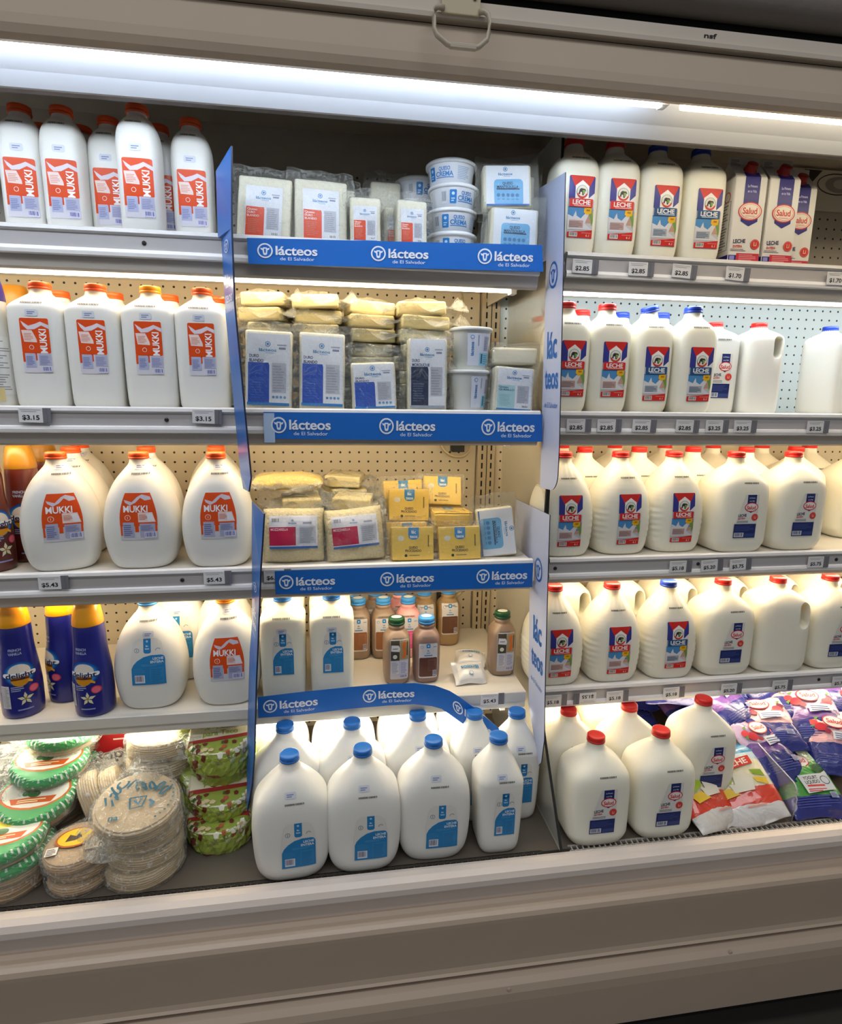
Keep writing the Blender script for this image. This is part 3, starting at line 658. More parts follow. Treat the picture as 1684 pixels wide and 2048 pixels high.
def art_blue_milk(p, w=.064, h=.112):
    B = '#2a7fb9'; T = mat('sticker_clear_white', '#dedbd4', .35)
    p.poly([(-w*.5, -h*.5), (w*.5, -h*.5), (w*.5, -h*.02), (w*.40, h*.34), (w*.26, h*.42), (-w*.26, h*.42), (-w*.40, h*.34), (-w*.5, -h*.02)], T, 1)
    p.rect(-.0075, h*.14, .0075, h*.42, B, 2, r=.0045); p.rect(-.0075, h*.32, .0075, h*.42, B, 2)
    p.disc(0, h*.37, .0024, '#9fcbe6', 3); p.text('lác', 0, h*.285, .0036, '#dfeef8', 3); p.text('teos', 0, h*.235, .0036, '#dfeef8', 3)
    p.ring(-w*.30, h*.20, .0050, .0010, '#74808c', T, 2); p.rect(-w*.3-.0006, h*.175, -w*.3+.0006, h*.225, '#74808c', 4)
    P = [(w*.30+.0052*math.cos(math.radians(a)), h*.19+.0052*math.sin(math.radians(a))) for a in range(20, 181, 20)]
    Q = [(w*.30+.0038*math.cos(math.radians(a)), h*.19+.0038*math.sin(math.radians(a))) for a in range(20, 181, 20)]
    p.poly(P+Q[::-1], '#8f9aa4', 2)
    P = [(-w*.49, -h*.49), (w*.49, -h*.49), (w*.49, h*.02)]
    P += [(w*.49-w*.12+w*.12*math.cos(math.radians(a)), h*.02+h*.08*math.sin(math.radians(a))) for a in (30, 60, 90)]
    P += [(w*.10, h*.105), (-w*.12, h*.07), (-w*.30, h*.0), (-w*.42, -h*.08), (-w*.48, -h*.16)]
    p.poly(P, B, 2)
    p.text('LECHE', w*.45, h*.035, .0052, '#e6eef4', 3, 'r', w=.021); p.text('ENTERA', w*.45, -h*.03, .0052, '#e6eef4', 3, 'r', w=.026)
    p.lines(-w*.18, -h*.11, w*.44, -h*.065, 2, '#4f97c8', 3); p.lines(-w*.42, -h*.27, -w*.08, -h*.14, 4, '#3c8cc4', 3)
    p.rect(w*.04, -h*.45, w*.44, -h*.14, '#3487bf', 3); p.lines(w*.07, -h*.43, w*.41, -h*.16, 8, '#2a78b0', 4)
    p.barcode(-w*.40, -h*.45, -w*.11, -h*.29, '#5c3c60', '#d8dfea', 3, 7)
def art_cow_milk(p, w=.053, h=.118, blue=False):
    Rr = '#cf2a22'; N = '#36398c'; band = '#24507e' if blue else '#d42a24'
    p.rect(-w/2, -h/2, w/2, h/2, '#c6c2c6', 1, r=.003)
    p.rect(-w/2, h*.12, w/2, h/2, N, 2, r=.003); p.poly([(-w*.47, h*.5), (w*.47, h*.5), (w*.25, h*.30), (0, h*.24), (-w*.25, h*.30)], Rr, 3)
    p.poly([(w*.5, h*.24), (w*.5, h*.12), (w*.2, h*.12)], '#e9e6e2', 3)
    p.poly([(-w*.26, h*.13), (w*.26, h*.13), (w*.26, h*.34), (0, h*.43), (-w*.26, h*.34)], '#f0ece6', 4)
    p.disc(0, h*.245, .0125, '#4f7f5a', 5); p.disc(0, h*.25, .0112, '#e2ddd2', 6)
    p.poly([(-.006, h*.28), (-.003, h*.30), (.006, h*.29), (.008, h*.255), (.004, h*.25), (.003, h*.19), (0, h*.19), (-.001, h*.24), (-.004, h*.24), (-.005, h*.20), (-.008, h*.21)], '#2a2a28', 7)
    p.poly([(.0, h*.27), (.006, h*.27), (.005, h*.21), (.001, h*.21)], '#7a9a4c', 8)
    P = [(.0125*math.cos(math.radians(a)), h*.245+.0125*math.sin(math.radians(a))) for a in range(200, 341, 20)]
    Q = [(.0092*math.cos(math.radians(a)), h*.245+.0092*math.sin(math.radians(a))) for a in range(200, 341, 20)]
    p.poly(P+Q[::-1], '#d2342a', 8)
    p.rect(-w*.47, h*.0, w*.44, h*.135, band, 9, r=.0012); p.text('LECHE', -.0005, h*.078, .0088, '#f5f3f0', 10, w=.0385)
    p.rect(-w*.3, h*.015, w*.35, h*.03, '#e8a8a0' if not blue else '#b6c6da', 10)
    p.rect(-w*.5, -h*.18, w*.46, h*.0, '#4c8cc2', 2); p.rect(w*.2, -h*.25, w*.5, -h*.02, '#c49a84', 2)
    p.poly([(w*.28, -h*.03), (w*.44, -h*.05), (w*.5, -h*.2), (w*.44, -h*.3), (w*.4, -h*.2), (w*.32, -h*.12)], '#6f9a48', 3)
    p.poly([(-w*.5, -h*.12), (-w*.3, -h*.16), (-w*.2, -h*.06), (-w*.16, -h*.14), (0, -h*.18), (w*.16, -h*.1), (w*.34, -h*.0), (w*.3, -h*.12), (w*.16, -h*.26), (w*.5, -h*.36), (-w*.5, -h*.36)], '#d9d7da', 4)
    p.poly([(w*.12, -h*.01), (w*.42, h*.0), (w*.4, -h*.09), (w*.24, -h*.12), (w*.1, -h*.08)], '#eab41c', 6); p.rect(w*.2, -h*.06, w*.34, -h*.03, '#b07a10', 7)
    p.rect(-w*.44, -h*.33, w*.1, -h*.21, '#c29c94' if not blue else '#a6adb6', 5); p.lines(-w*.42, -h*.32, w*.08, -h*.22, 4, '#8e7f80' if not blue else '#5f6f86', 6)
    p.poly([(-w*.49, -h*.49), (w*.49, -h*.49), (w*.49, -h*.355), (w*.1, -h*.38), (-w*.49, -h*.40)], Rr, 5)
    p.barcode(-w*.42, -h*.475, -w*.1, -h*.405, '#3a3634', '#e0dcd6', 6, 8); p.rect(w*.05, -h*.415, w*.43, -h*.405, '#e08a80', 6); p.text('6 .1', w*.3, -h*.45, .0042, '#f0dcd6', 6)
def art_sticker(p, w=.056, h=.100):
    N = '#1f2c66'; Rr = '#cf2f2c'; T = mat('sticker_clear_white2', '#dbd9d2', .35)
    p.poly([(-w*.42, -h*.5), (w*.5, -h*.5), (w*.5, h*.5), (-w*.1, h*.5), (-w*.42, -h*.1)], T, 1)
    p.rect(-w*.02, h*.30, w*.38, h*.5, N, 2); p.text('La Primera', w*.18, h*.43, .0030, '#c9cfe6', 3, w=.015); p.text('en tu Vida', w*.18, h*.36, .0030, '#c9cfe6', 3, w=.013)
    p.poly([(-w*.02, h*.16), (w*.18, h*.09), (w*.38, h*.16)], N, 2)
    p.disc(w*.18, h*.22, w*.30, Rr, 3, h*.105); p.disc(w*.18, h*.22, w*.265, '#e9dfdc', 4, h*.086); p.text('Salud', w*.17, h*.215, .009, Rr, 5, w=.023)
    p.text('LECHE', -w*.18, h*.035, .0066, '#2b3050', 3, w=.021, rot=.08); p.text('ENTERA', -w*.2, -h*.035, .004, Rr, 3, w=.018, rot=.08)
    p.rect(-w*.40, -h*.10, w*.1, -h*.09, '#55597a', 3); p.rect(-w*.40, -h*.13, w*.1, -h*.12, '#55597a', 3)
    p.disc(w*.38, -h*.01, .0085, '#d5392f', 3); p.disc(w*.38, -h*.01, .0070, '#e4675a', 4); p.disc(w*.38, -h*.01, .0062, '#d5392f', 5); p.text('Li', w*.38, -h*.01, .006, '#f0c6be', 6)
    p.rect(-w*.5, -h*.48, w*.48, -h*.16, N, 3); p.rect(w*.0, -h*.46, w*.46, -h*.38, '#34437e', 4); p.barcode(-w*.47, -h*.46, -w*.04, -h*.36, '#20264c', '#cfd2de', 4, 9)
    p.lines(-w*.45, -h*.32, w*.44, -h*.19, 5, '#3c4a86', 4)

# ------------------------------------------------------------------ body shapes
def ribmod(t, z, z0=.03, z1=.115, n=6, amp=.014):
    q = 1
    if z0 < z < z1 and abs(math.cos(t)) > .6: q -= amp*.5*(1-math.cos(2*math.pi*(z-z0)/(z1-z0)*n))*min(1, (abs(math.cos(t))-.6)*5)
    if z > .168: q -= .025*(.5-.5*math.cos(18*t))*min(1, (z-.168)/.02)*max(0, min(1, (.222-z)/.01))
    if z < .04: q -= .008*(.5-.5*math.cos(30*t))*min(1, (.04-z)/.02)
    return q
B_slim = Body([(0, .030, .029, 3.4), (.002, .034, .033, 4), (.012, .036, .035, 4.2), (.11, .036, .035, 4.2), (.118, .0370, .0355, 4), (.155, .0372, .036, 3.6), (.178, .035, .034, 3), (.193, .027, .026, 2.4), (.200, .0195, .0195, 2), (.204, .0175, .0175, 2), (.209, .017, .017, 2)])
B_half = Body([(0, .040, .038, 4), (.002, .045, .044, 5), (.014, .0485, .047, 6), (.178, .0500, .0485, 6), (.190, .0495, .0480, 5), (.197, .0440, .043, 4), (.212, .026, .026, 2.6), (.216, .0205, .0205, 2), (.222, .0185, .0185, 2), (.226, .018, .018, 2)])
B_halfW = Body([(0, .034, .034, 3), (.003, .040, .040, 3.5), (.02, .0455, .0450, 4), (.08, .0475, .0465, 4.2), (.150, .0478, .0465, 4.2), (.178, .0468, .0460, 4), (.191, .0420, .0415, 3.4), (.207, .0265, .0265, 2.4), (.213, .0205, .0205, 2), (.222, .018, .018, 2), (.226, .0178, .0178, 2)])
B_egg = Body([(0, .046, .042, 2.8), (.003, .056, .050, 3), (.022, .067, .056, 3.1), (.065, .0745, .0595, 3.1), (.105, .0735, .059, 3), (.145, .066, .056, 2.8), (.180, .050, .047, 2.5), (.204, .030, .030, 2.2), (.214, .021, .021, 2), (.222, .0185, .0185, 2), (.227, .018, .018, 2)])
B_rib = Body([(0, .048, .044, 3), (.003, .057, .052, 3.2), (.022, .066, .0565, 3.4), (.065, .0705, .059, 3.4), (.105, .0700, .059, 3.2), (.145, .063, .056, 3), (.180, .046, .044, 2.6), (.204, .028, .028, 2.2), (.214, .0205, .0205, 2), (.222, .0185, .0185, 2), (.227, .018, .018, 2)], N=112, mod=ribmod)
B_sq = Body([(0, .050, .046, 3.4), (.004, .060, .053, 4), (.022, .070, .0585, 4.4), (.034, .0715, .0585, 4.4), (.120, .0715, .0590, 4.4), (.158, .0700, .0580, 4.2), (.176, .0600, .0530, 3.6), (.196, .038, .037, 2.6), (.209, .0225, .0225, 2), (.214, .0195, .0195, 2), (.222, .0185, .0185, 2), (.227, .018, .018, 2)])
B_deck = Body([(0, .052, .040, 3.2), (.004, .062, .047, 3.4), (.026, .074, .0525, 3.8), (.080, .0785, .0540, 4.2), (.122, .0780, .0535, 4.2), (.150, .0730, .0515, 3.8), (.170, .0570, .0460, 3.2), (.193, .034, .034, 2.4), (.203, .0225, .0225, 2.1), (.208, .0205, .0205, 2), (.214, .0185, .0185, 2), (.219, .018, .018, 2)])
B_narrow = Body([(0, .034, .036, 4), (.003, .040, .042, 4.5), (.02, .0460, .0485, 5), (.145, .0500, .0505, 5.5), (.155, .0490, .050, 5), (.168, .043, .045, 3.6), (.196, .026, .028, 2.4), (.206, .020, .020, 2), (.214, .0185, .0185, 2), (.219, .018, .018, 2)])
B_small = Body([(0, .022, .022, 2.6), (.002, .027, .027, 3), (.012, .0315, .0315, 3.6), (.105, .0325, .0325, 3.6), (.118, .0305, .0305, 3), (.130, .0225, .0225, 2.2), (.133, .0185, .0185, 2), (.138, .0195, .0195, 2), (.1405, .0195, .0195, 2), (.143, .017, .017, 2), (.147, .017, .017, 2)])
B_handle = Body([(0, .040, .038, 4), (.002, .045, .044, 5), (.014, .0475, .046, 5.5), (.160, .0480, .0470, 5), (.178, .0475, .0465, 5), (.187, .042, .041, 4), (.196, .026, .027, 3), (.200, .0195, .0195, 2), (.204, .018, .018, 2), (.205, .018, .018, 2)])
B_gh = Body([(0, .050, .046, 3.4), (.004, .060, .053, 4), (.022, .070, .0585, 4.4), (.034, .0715, .0585, 4.4), (.130, .0715, .0590, 4.4), (.172, .0705, .0580, 4.4), (.188, .0620, .0530, 3.8), (.204, .040, .038, 2.6), (.212, .0225, .0225, 2), (.216, .0195, .0195, 2), (.222, .0185, .0185, 2), (.227, .018, .018, 2)])
def handled(body, cx, cz, w, h, name='body', flip=1):
    """cut a stadium-shaped finger hole, flared to both faces, through the upper side"""
    def fn(b):
        me = b.mesh(name); o = linkmesh('t', me); bm = bmesh.new()
        rings = []
        for y, s in ((-.08, 1.9), (-.046, 1.35), (-.028, 1.0), (.028, 1.0), (.046, 1.35), (.08, 1.9)):
            r = []
            for k in range(24):
                t = 2*math.pi*k/24; c, q = math.cos(t), math.sin(t)
                r.append(bm.verts.new((cx+w/2*s*c, y, cz+w/2*s*q+(h-w)/2*(1 if q > 0 else -1)+(0.12*(cx)*0))))
            rings.append(r)
        for A, B in zip(rings, rings[1:]):
            for k in range(24): bm.faces.new((A[k], B[k], B[(k+1) % 24], A[(k+1) % 24]))
        bm.faces.new(rings[0]); bm.faces.new(rings[-1][::-1]); bmesh.ops.recalc_face_normals(bm, faces=bm.faces[:])
        cm = bpy.data.meshes.new('c'); bm.to_mesh(cm); bm.free(); co = linkmesh('c', cm)
        md = o.modifiers.new('b', 'BOOLEAN'); md.operation = 'DIFFERENCE'; md.object = co; md.solver = 'EXACT'
        bv = o.modifiers.new('v', 'BEVEL'); bv.width = .003; bv.segments = 3; bv.limit_method = 'ANGLE'; bv.angle_limit = math.radians(32)
        dg = bpy.context.evaluated_depsgraph_get(); res = bpy.data.meshes.new_from_object(o.evaluated_get(dg))
        bpy.data.objects.remove(o); bpy.data.objects.remove(co)
        for p in res.polygons: p.use_smooth = True
        return res
    return fn
# ------------------------------------------------------------------ milk bottles and jugs, row by row
cO, cY, cR, cB, cS, cL = (capmesh(.0195, .014, m) for m in (ORANGE, YORANGE, RED, BLUEC, SKYC, LBLUEC))
K = {}
K['tall'] = Kind(vessel('milk_bottle', B_slim, MILKB, capmesh(.0195, .0145, ORANGE), lambda p: art_orange_tall(p, .052, .1), 0.003, .074, 'milk bottle', date=(0, .186, .028), sticker=(.002, .142)))
G = 'tall orange capped milk bottles on the top shelf'
for x, y, rz, lb in ((-.556, -.325, .05, 'tall slim orange-capped milk bottle at the far left of the top shelf'), (-.482, -.331, .02, 'tall slim orange-capped milk bottle, second from left in the front of the top shelf'),
                     (-.553, -.245, .1, 'orange-capped milk bottle mostly hidden behind the far left one on the top shelf'), (-.478, -.25, 0, 'orange-capped milk bottle hidden behind the second one of the top shelf, only its cap showing'),
                     (-.411, -.300, -.03, 'slim orange-capped milk bottle set back between two forward ones on the top shelf'), (-.3405, -.364, 0, 'foremost slim orange-capped milk bottle, standing ahead of its row on the top shelf'),
                     (-.325, -.283, .05, 'slim orange-capped milk bottle half hidden behind the foremost one on the top shelf'), (-.256, -.322, .0, 'slim orange-capped milk bottle right beside the tall blue card sign on the top shelf')):
    K['tall'].put(x, y, S1, lb, rz, G)
K['half'] = Kind(vessel('milk_jug', B_half, MILKB, cO, lambda p: art_orange_tall(p, .050, .1), 0.003, .117, date=(0, .196, .038), sticker=(0, .177)))
G = 'half gallon orange label jugs on the second shelf'
for x, y, lb, c in ((-.551, -.328, 'cream half-gallon jug with orange label, leftmost on the second left shelf', None), (-.451, -.328, 'half-gallon jug with orange label and dented side, second on the second left shelf', None),
                 (-.349, -.328, 'half-gallon orange-label jug with the lighter amber cap on the second left shelf', cY), (-.2505, -.328, 'half-gallon orange-label jug beside the blue card sign on the second left shelf', None),
                 (-.560, -.222, 'half-gallon jug hidden behind the leftmost one of the second left shelf', None), (-.452, -.226, 'half-gallon jug hidden behind the dented one of the second left shelf', None), (-.340, -.224, 'half-gallon jug hidden behind the amber-capped one, cap corner showing', None), (-.242, -.224, 'half-gallon jug hidden behind the one beside the blue sign on the second left shelf', None)):
    K['half'].put(x, y, S2, lb, 0, G, cap=c)
K['egg'] = Kind(vessel('milk_jug', B_egg, MILKB, cO, lambda p: art_orange_wide(p, .071, .096), 0.006, .113, date=(.01, .198, .034), sticker=(.008, .212)))
G = 'gallon orange label jugs on the third shelf'
for x, y, rz, lb in ((-.556, -.326, .30, 'rounded gallon jug with orange label turned to the right, leftmost on the third left shelf'), (-.396, -.325, .02, 'rounded gallon jug with orange label, middle one on the third left shelf'), (-.2405, -.330, .05, 'rounded gallon jug with orange label touching the blue card sign on the third left shelf'),
                     (-.577, -.200, 0, 'orange-capped gallon jug directly behind the leftmost one of the third left shelf'), (-.605, -.076, 0, 'orange-capped gallon jug at the very back left of the third left shelf'), (-.418, -.195, 0, 'orange-capped gallon jug behind the middle one of the third left shelf'),
                     (-.262, -.205, 0, 'orange-capped gallon jug second back behind the one beside the blue sign'), (-.285, -.080, 0, 'orange-capped gallon jug rearmost behind the one beside the blue sign')):
    K['egg'].put(x, y, S3, lb, rz, G)
K['egg'].put(-.237, -.330, S4, 'gallon jug with orange label and amber cap on the lowest left shelf', .02, cap=cY)
K['eggblue'] = Kind(vessel('milk_jug', B_egg, MILKB, cL, lambda p: art_blue_milk(p, .070, .112), .008, .118, date=(.008, .198, .034), sticker=(.01, .173)))
K['eggblue'].put(-.401, -.325, S4, 'rounded gallon jug with blue label and light blue cap on the lowest left shelf')
K['eggblue'].put(-.372, -.198, S4, 'gallon jug behind the blue-label one on the lowest left shelf', 0)
K['eggblue'].put(-.262, -.200, S4, 'gallon jug behind the amber-capped one on the lowest left shelf', 0)
K['halfblue'] = Kind(vessel('milk_jug', B_half, MILKY, cS, lambda p: art_blue_milk(p, .046, .106), .002, .118, date=(0, .196, .038), sticker=(0, .168)))
for x, y, lb in ((-.113, -.331, 'half-gallon jug with blue label and cap, left one behind the drooping banner shelf'), (-.004, -.333, 'half-gallon jug with blue label and cap, right one beside the small chocolate bottles'), (-.120, -.222, 'half-gallon jug hidden behind the left blue-label one'), (-.008, -.224, 'half-gallon jug hidden behind the right blue-label one')):
    K['halfblue'].put(x, y, S4, lb, 0, 'half gallon blue label jugs on the lowest shelf')
# right section, top and second shelf
cow = lambda blue: (lambda p: art_cow_milk(p, .056, .119, blue))
K['cowR'] = Kind(vessel('milk_jug', B_halfW, MILKY, cR, cow(False), .004, .095, date=(0, .190, .038)))
K['cowB'] = Kind(vessel('milk_jug', B_halfW, MILKY, cB, cow(True), .004, .088, date=(0, .190, .038)))
K['cowR'].put(.513, -.334, S1, 'red-capped cow-label milk jug nearest the divider on the top right shelf', 0)
K['cowR'].put(.604, -.334, S1, 'red-capped cow-label milk jug, second from the divider on the top right shelf', -.03)
K['cowR'].put(.530, -.228, S1, 'top right shelf milk jug seen through the frosted divider', 0)
K['cowB'].put(.701, -.334, S1, 'blue-capped cow-label milk jug, left one on the top right shelf', -.02)
K['cowB'].put(.801, -.334, S1, 'blue-capped cow-label milk jug right beside the cartons on the top right shelf', -.04)
K['cowR'].put(.518, -.332, S2, 'red-capped cow-label milk jug half covered by the lilac sign on the second right shelf', 0)
K['cowR'].put(.6145, -.328, S2, 'red-capped cow-label milk jug fully visible on the second right shelf', 0)
o = K['cowB'].put(.722, -.316, S2, 'cow-label milk jug with a crooked blue cap on the second right shelf', -.02)
for ch in o.children:
    if ch.name.startswith('cap'): ch.rotation_euler = (.05, -.26, 0); ch.location.z += .001; ch.location.x += .002
K['cowB'].put(.8185, -.334, S2, 'blue-capped cow-label milk jug, rightmost of the front row on the second right shelf', -.02)
K['cowR'].put(.598, -.227, S2, 'red-capped jug behind the fully visible red-capped one on the second right shelf', 0)
K['cowB'].put(.706, -.212, S2, 'blue-capped jug behind, left of the crooked cap on the second right shelf', 0)
K['cowB'].put(.803, -.226, S2, 'blue-capped jug behind, right of the crooked cap on the second right shelf', 0)
K['cowR'].put(.527, -.215, S2, 'red-capped jug seen through the frosted divider on the second right shelf', 0)
K['cowR'].put(.545, -.085, S2, 'rear red-capped jug faintly seen through the frosted divider on the second right shelf', 0)
K['stick'] = Kind(vessel('milk_jug', B_handle, MILKB, capmesh(.0175, .0125, RED), lambda p: art_sticker(p, .052, .105), -.002, .088, date=(0, .173, .034)))
K['stick'].put(.925, -.262, S2, 'narrow jug with small round-logo sticker half behind the blue-capped one on the second right shelf', -.05)
K['hand'] = Kind(vessel('milk_jug', B_handle, MILKB, capmesh(.0175, .0125, RED), meshfn=handled(B_handle, .026, .157, .017, .046)))
K['hand'].put(1.028, -.281, S2, 'unlabelled half-gallon jug with a finger handle standing alone on the second right shelf', -.12)
K['hand'].put(1.240, -.262, S2, 'handled jug with blue cap at the right edge of the second right shelf', .5, cap=capmesh(.0175, .0125, BLUEC))
K['hand'].put(1.335, -.30, S2, 'handled jug cut by the right picture edge on the second right shelf', .3, cap=capmesh(.0175, .0125, BLUEC))
# third right shelf
K['ribR'] = Kind(vessel('milk_jug', B_rib, MILKY, cR, cow(False), .002, .086, date=(0, .182, .036)))
K['ribB'] = Kind(vessel('milk_jug', B_rib, MILKY, cB, cow(True), .002, .092, date=(0, .182, .036)))
K['sqR'] = Kind(vessel('milk_jug', B_sq, MILKY, cR, lambda p: art_sticker(p, .058, .106), .000, .090, date=(.008, .170, .038)))
K['ribR'].put(.533, -.326, S3, 'ribbed red-label gallon jug partly behind the lilac signs, third right shelf', 0)
K['ribR'].put(.6775, -.320, S3, 'ribbed gallon jug with red cow label, second on the third right shelf', .04)
K['ribR'].put(.819, -.312, S3, 'ribbed gallon jug with red cow label beside the sticker jugs on the third right shelf', 0)
K['sqR'].put(.971, -.330, S3, 'smooth gallon jug with round-logo sticker, left one on the third right shelf', 0)
K['sqR'].put(1.131, -.324, S3, 'smooth gallon jug with round-logo sticker, right one on the third right shelf', 0)
K['plain'] = Kind(vessel('milk_jug', B_sq, MILKY, cR, date=(0, .170, .038)))
G = 'red capped gallon jugs in the back rows of the third right shelf'
for x, y, lb in ((.642, -.198, 'between the first and second front jugs'), (.792, -.196, 'between the second and third front jugs'), (.948, -.190, 'behind the left sticker jug'), (1.096, -.200, 'between the two sticker jugs'), (1.252, -.190, 'right of the right sticker jug')):
    K['plain'].put(x, y, S3, 'second-row red-capped jug '+lb+', third right shelf', 0, G)
K['plain'].put(1.398, -.225, S3, 'large cream jug cut by the right picture edge on the third right shelf', 0, G)
for i, x in enumerate((.600, .755, .905, 1.055, 1.210, 1.365)):
    K['plain'].put(x+.03, -.0745, S3, '%s red cap from the left in the rearmost row of the third right shelf' % ('first', 'second', 'third', 'fourth', 'fifth', 'sixth')[i], 0, G)
# fourth right shelf
K['ribR'].put(.527, -.334, S4, 'ribbed red-label gallon jug beside the lower lilac sign, lowest right shelf', .02)
K['ribR'].put(.6745, -.334, S4, 'ribbed gallon jug with red cow label, second on the lowest right shelf', 0)
K['ribB'].put(.8235, -.334, S4, 'ribbed gallon jug with blue cap and blue cow label on the lowest right shelf', 0)
K['sqR'].put(.972, -.334, S4, 'smooth sticker gallon jug in the middle of the lowest right shelf', 0)
K['sqR'].put(1.277, -.334, S4, 'smooth sticker gallon jug at the right picture edge of the lowest right shelf', -.02)
K['gh'] = Kind(vessel('milk_jug', B_gh, MILKY, cR, meshfn=handled(B_gh, .044, .154, .020, .058)))
K['gh'].put(1.1245, -.336, S4, 'unlabelled gallon jug with a moulded finger handle on the lowest right shelf', -.10)
for i, x in enumerate((.600, .752, .902, 1.052, 1.206, 1.356)):
    K['gh'].put(x, -.2045, S4, '%s handled jug from the left in the glowing back row' % ('first', 'second', 'third', 'fourth', 'fifth', 'sixth')[i], -.05, 'handled gallon jugs in the back row')
# deck, middle bay
for B_ in (B_deck, B_narrow): B_.P = [(z*1.118,)+tuple(q) for z, *q in B_.P]
K['deck'] = Kind(vessel('milk_jug', B_deck, MILKB, cS, lambda p: art_blue_milk(p, .068, .110), .013, .090, date=(.008, .176, .038), sticker=(.0, .193)))
G = 'blue capped gallon jugs standing on the deck'
for x, y, rz, lb in ((-.092, -.530, .06, 'frontmost left blue-capped gallon jug on the deck, lowest in its row'), (.055, -.528, .0, 'second blue-capped gallon jug of the front row on the deck'), (.205, -.516, -.02, 'third blue-capped gallon jug of the front row on the deck, left of the slender jug'),
                     (-.109, -.419, 0, 'blue-capped gallon jug behind the frontmost left one on the deck'), (.037, -.424, 0, 'blue-capped gallon jug behind the second front one on the deck'), (.187, -.408, 0, 'blue-capped gallon jug behind the third front one on the deck'),
                     (-.140, -.300, 0, 'brightly lit gallon jug at the back left of the deck under the banner'), (.020, -.304, 0, 'brightly lit gallon jug at the back of the deck, under the middle of the banner'), (.180, -.290, 0, 'brightly lit rear deck jug under the curling end of the banner')):
    K['deck'].put(x, y, DK, lb, rz, G)
K['slen'] = Kind(vessel('milk_jug', B_narrow, MILKB, cS, lambda p: art_blue_milk(p, .045, .110), .006, .105, date=(.008, .176, .034), sticker=(-.002, .186)))
G = 'slender blue capped jugs on the deck'
for x, y, lb in ((.346, -.520, 'slender square-shouldered jug with blue label at the right end of the deck front row'), (.318, -.419, 'slender blue-capped jug behind, its cap under the hanging banner end'), (.4165, -.427, 'slender blue-label jug against the lilac sign on the deck'), (.302, -.310, 'slender jug furthest back on the deck, cap at the banner curl')):
    K['slen'].put(x, y, DK, lb, 0, G)
# deck, right bay
for x, y, rz, lb in ((.569, -.519, .0, 'front left red-capped gallon jug with sticker on the right deck beside the divider'), (.725, -.517, 0, 'front right red-capped gallon jug with sticker on the right deck beside the milk pouches'), (.874, -.445, .0, 'taller-looking sticker jug rising behind the milk pouches on the right deck'),
                     (.553, -.403, 0, 'red-capped gallon jug behind the front left one on the right deck'), (.708, -.403, .3, 'red-capped gallon jug behind the front right one on the right deck'), (.557, -.284, 0, 'rear cream jug beside the divider on the right deck'), (.706, -.284, 0, 'rear cream jug between the red caps on the right deck')):
    K['sqR'].put(x, y, DK+(.028 if x == .874 else 0), lb, rz, 'gallon sticker jugs on the right deck' if y < -.3 else None)

# ------------------------------------------------------------------ small flavoured milk bottles
def art_small(band, txt):
    def f(p, w=.045, h=.088):
        p.rect(-w/2, -h/2, w/2, h/2, '#c9c8cc', 1, r=.003); p.rect(-w*.48, -h*.46, w*.48, h*.10, band, 2, r=.004)
        p.rect(-.0048, h*.37, .0048, h*.49, '#2f7fc0', 2, r=.002); p.disc(0, h*.43, .002, '#bcd8ee', 3)
        p.text('lác', 0, h*.30, .0036, '#2f6fae', 2); p.text('teos', 0, h*.235, .0036, '#2f6fae', 2); p.rect(-w*.22, h*.14, w*.22, h*.175, '#4f86bb', 2)
        p.ring(-w*.34, h*.40, .0035, .0007, '#5a6470', '#c9c8cc', 2); p.rect(w*.26, h*.39, w*.44, h*.41, '#7c848c', 2)
        p.rect(-w*.02, -h*.3, w*.44, h*.05, txt, 3); p.lines(0, -h*.27, w*.40, h*.02, 6, band, 4)
        p.barcode(w*.24, -h*.44, w*.44, -h*.27, '#5c4a58', '#b9bccb', 5, 5)
    return f
def art_oat(p, w=.044, h=.100):
    p.rect(-w/2, -h/2, w/2, h/2, '#b9b8c0', 1, r=.003); p.rect(-w*.48, -h*.02, w*.0, h*.48, '#4a4436', 2); p.rect(w*.02, h*.0, w*.48, h*.48, '#a58f6a', 2)
    p.poly([(-w*.46, h*.22), (-w*.02, h*.20), (w*.04, h*.27), (-w*.06, h*.36), (-w*.44, h*.37)], '#d8d8dc', 3); p.rect(-w*.38, h*.27, -w*.1, h*.29, '#6a6a78', 4)
    p.disc(-w*.25, h*.08, w*.17, '#2d3a30', 3); p.disc(-w*.25, h*.08, w*.12, '#d7d3c4', 4)
    p.text('OAT', w*.24, h*.24, .009, '#e06a1c', 3, w=.034, rot=math.pi/2) if False else p.poly([(w*.12, h*.05), (w*.30, h*.05), (w*.36, h*.2), (w*.28, h*.3), (w*.38, h*.42), (w*.2, h*.44), (w*.16, h*.3), (w*.24, h*.2)], '#dd6a22', 3)
    p.poly([(w*.38, h*.1), (w*.44, h*.1), (w*.46, h*.44), (w*.40, h*.44)], '#3c4a30', 3)
    p.rect(-w*.46, -h*.36, -w*.02, -h*.03, '#c6c8d2', 2); p.lines(-w*.42, -h*.34, -w*.06, -h*.05, 9, '#9a9aa6', 3)
    p.rect(w*.03, -h*.36, w*.46, -h*.03, '#c6c8d8', 2); p.lines(w*.06, -h*.34, w*.42, -h*.05, 9, '#8f90b4', 3); p.barcode(0, -h*.47, w*.44, -h*.39, '#4c4c9c', '#c8c8d8', 3, 9)
TAN = mat('coffee_milk', '#937c6a', .35, sss=.1); CHO = mat('chocolate_milk', '#856b62', .35, sss=.1); PNK = mat('strawberry_milk', '#eaa2a2', .35, sss=.1); TAN2 = mat('malted_milk', '#9a7f58', .35, sss=.1)
cg, cb2 = capmesh(.0195, .0155, GREENC, True), capmesh(.0195, .0155, LBLUEC, True)
k = Kind(vessel('milk_bottle', B_small, TAN, cg, art_oat, .003, .066, 'milk bottle', date=(0, .118, .026)))
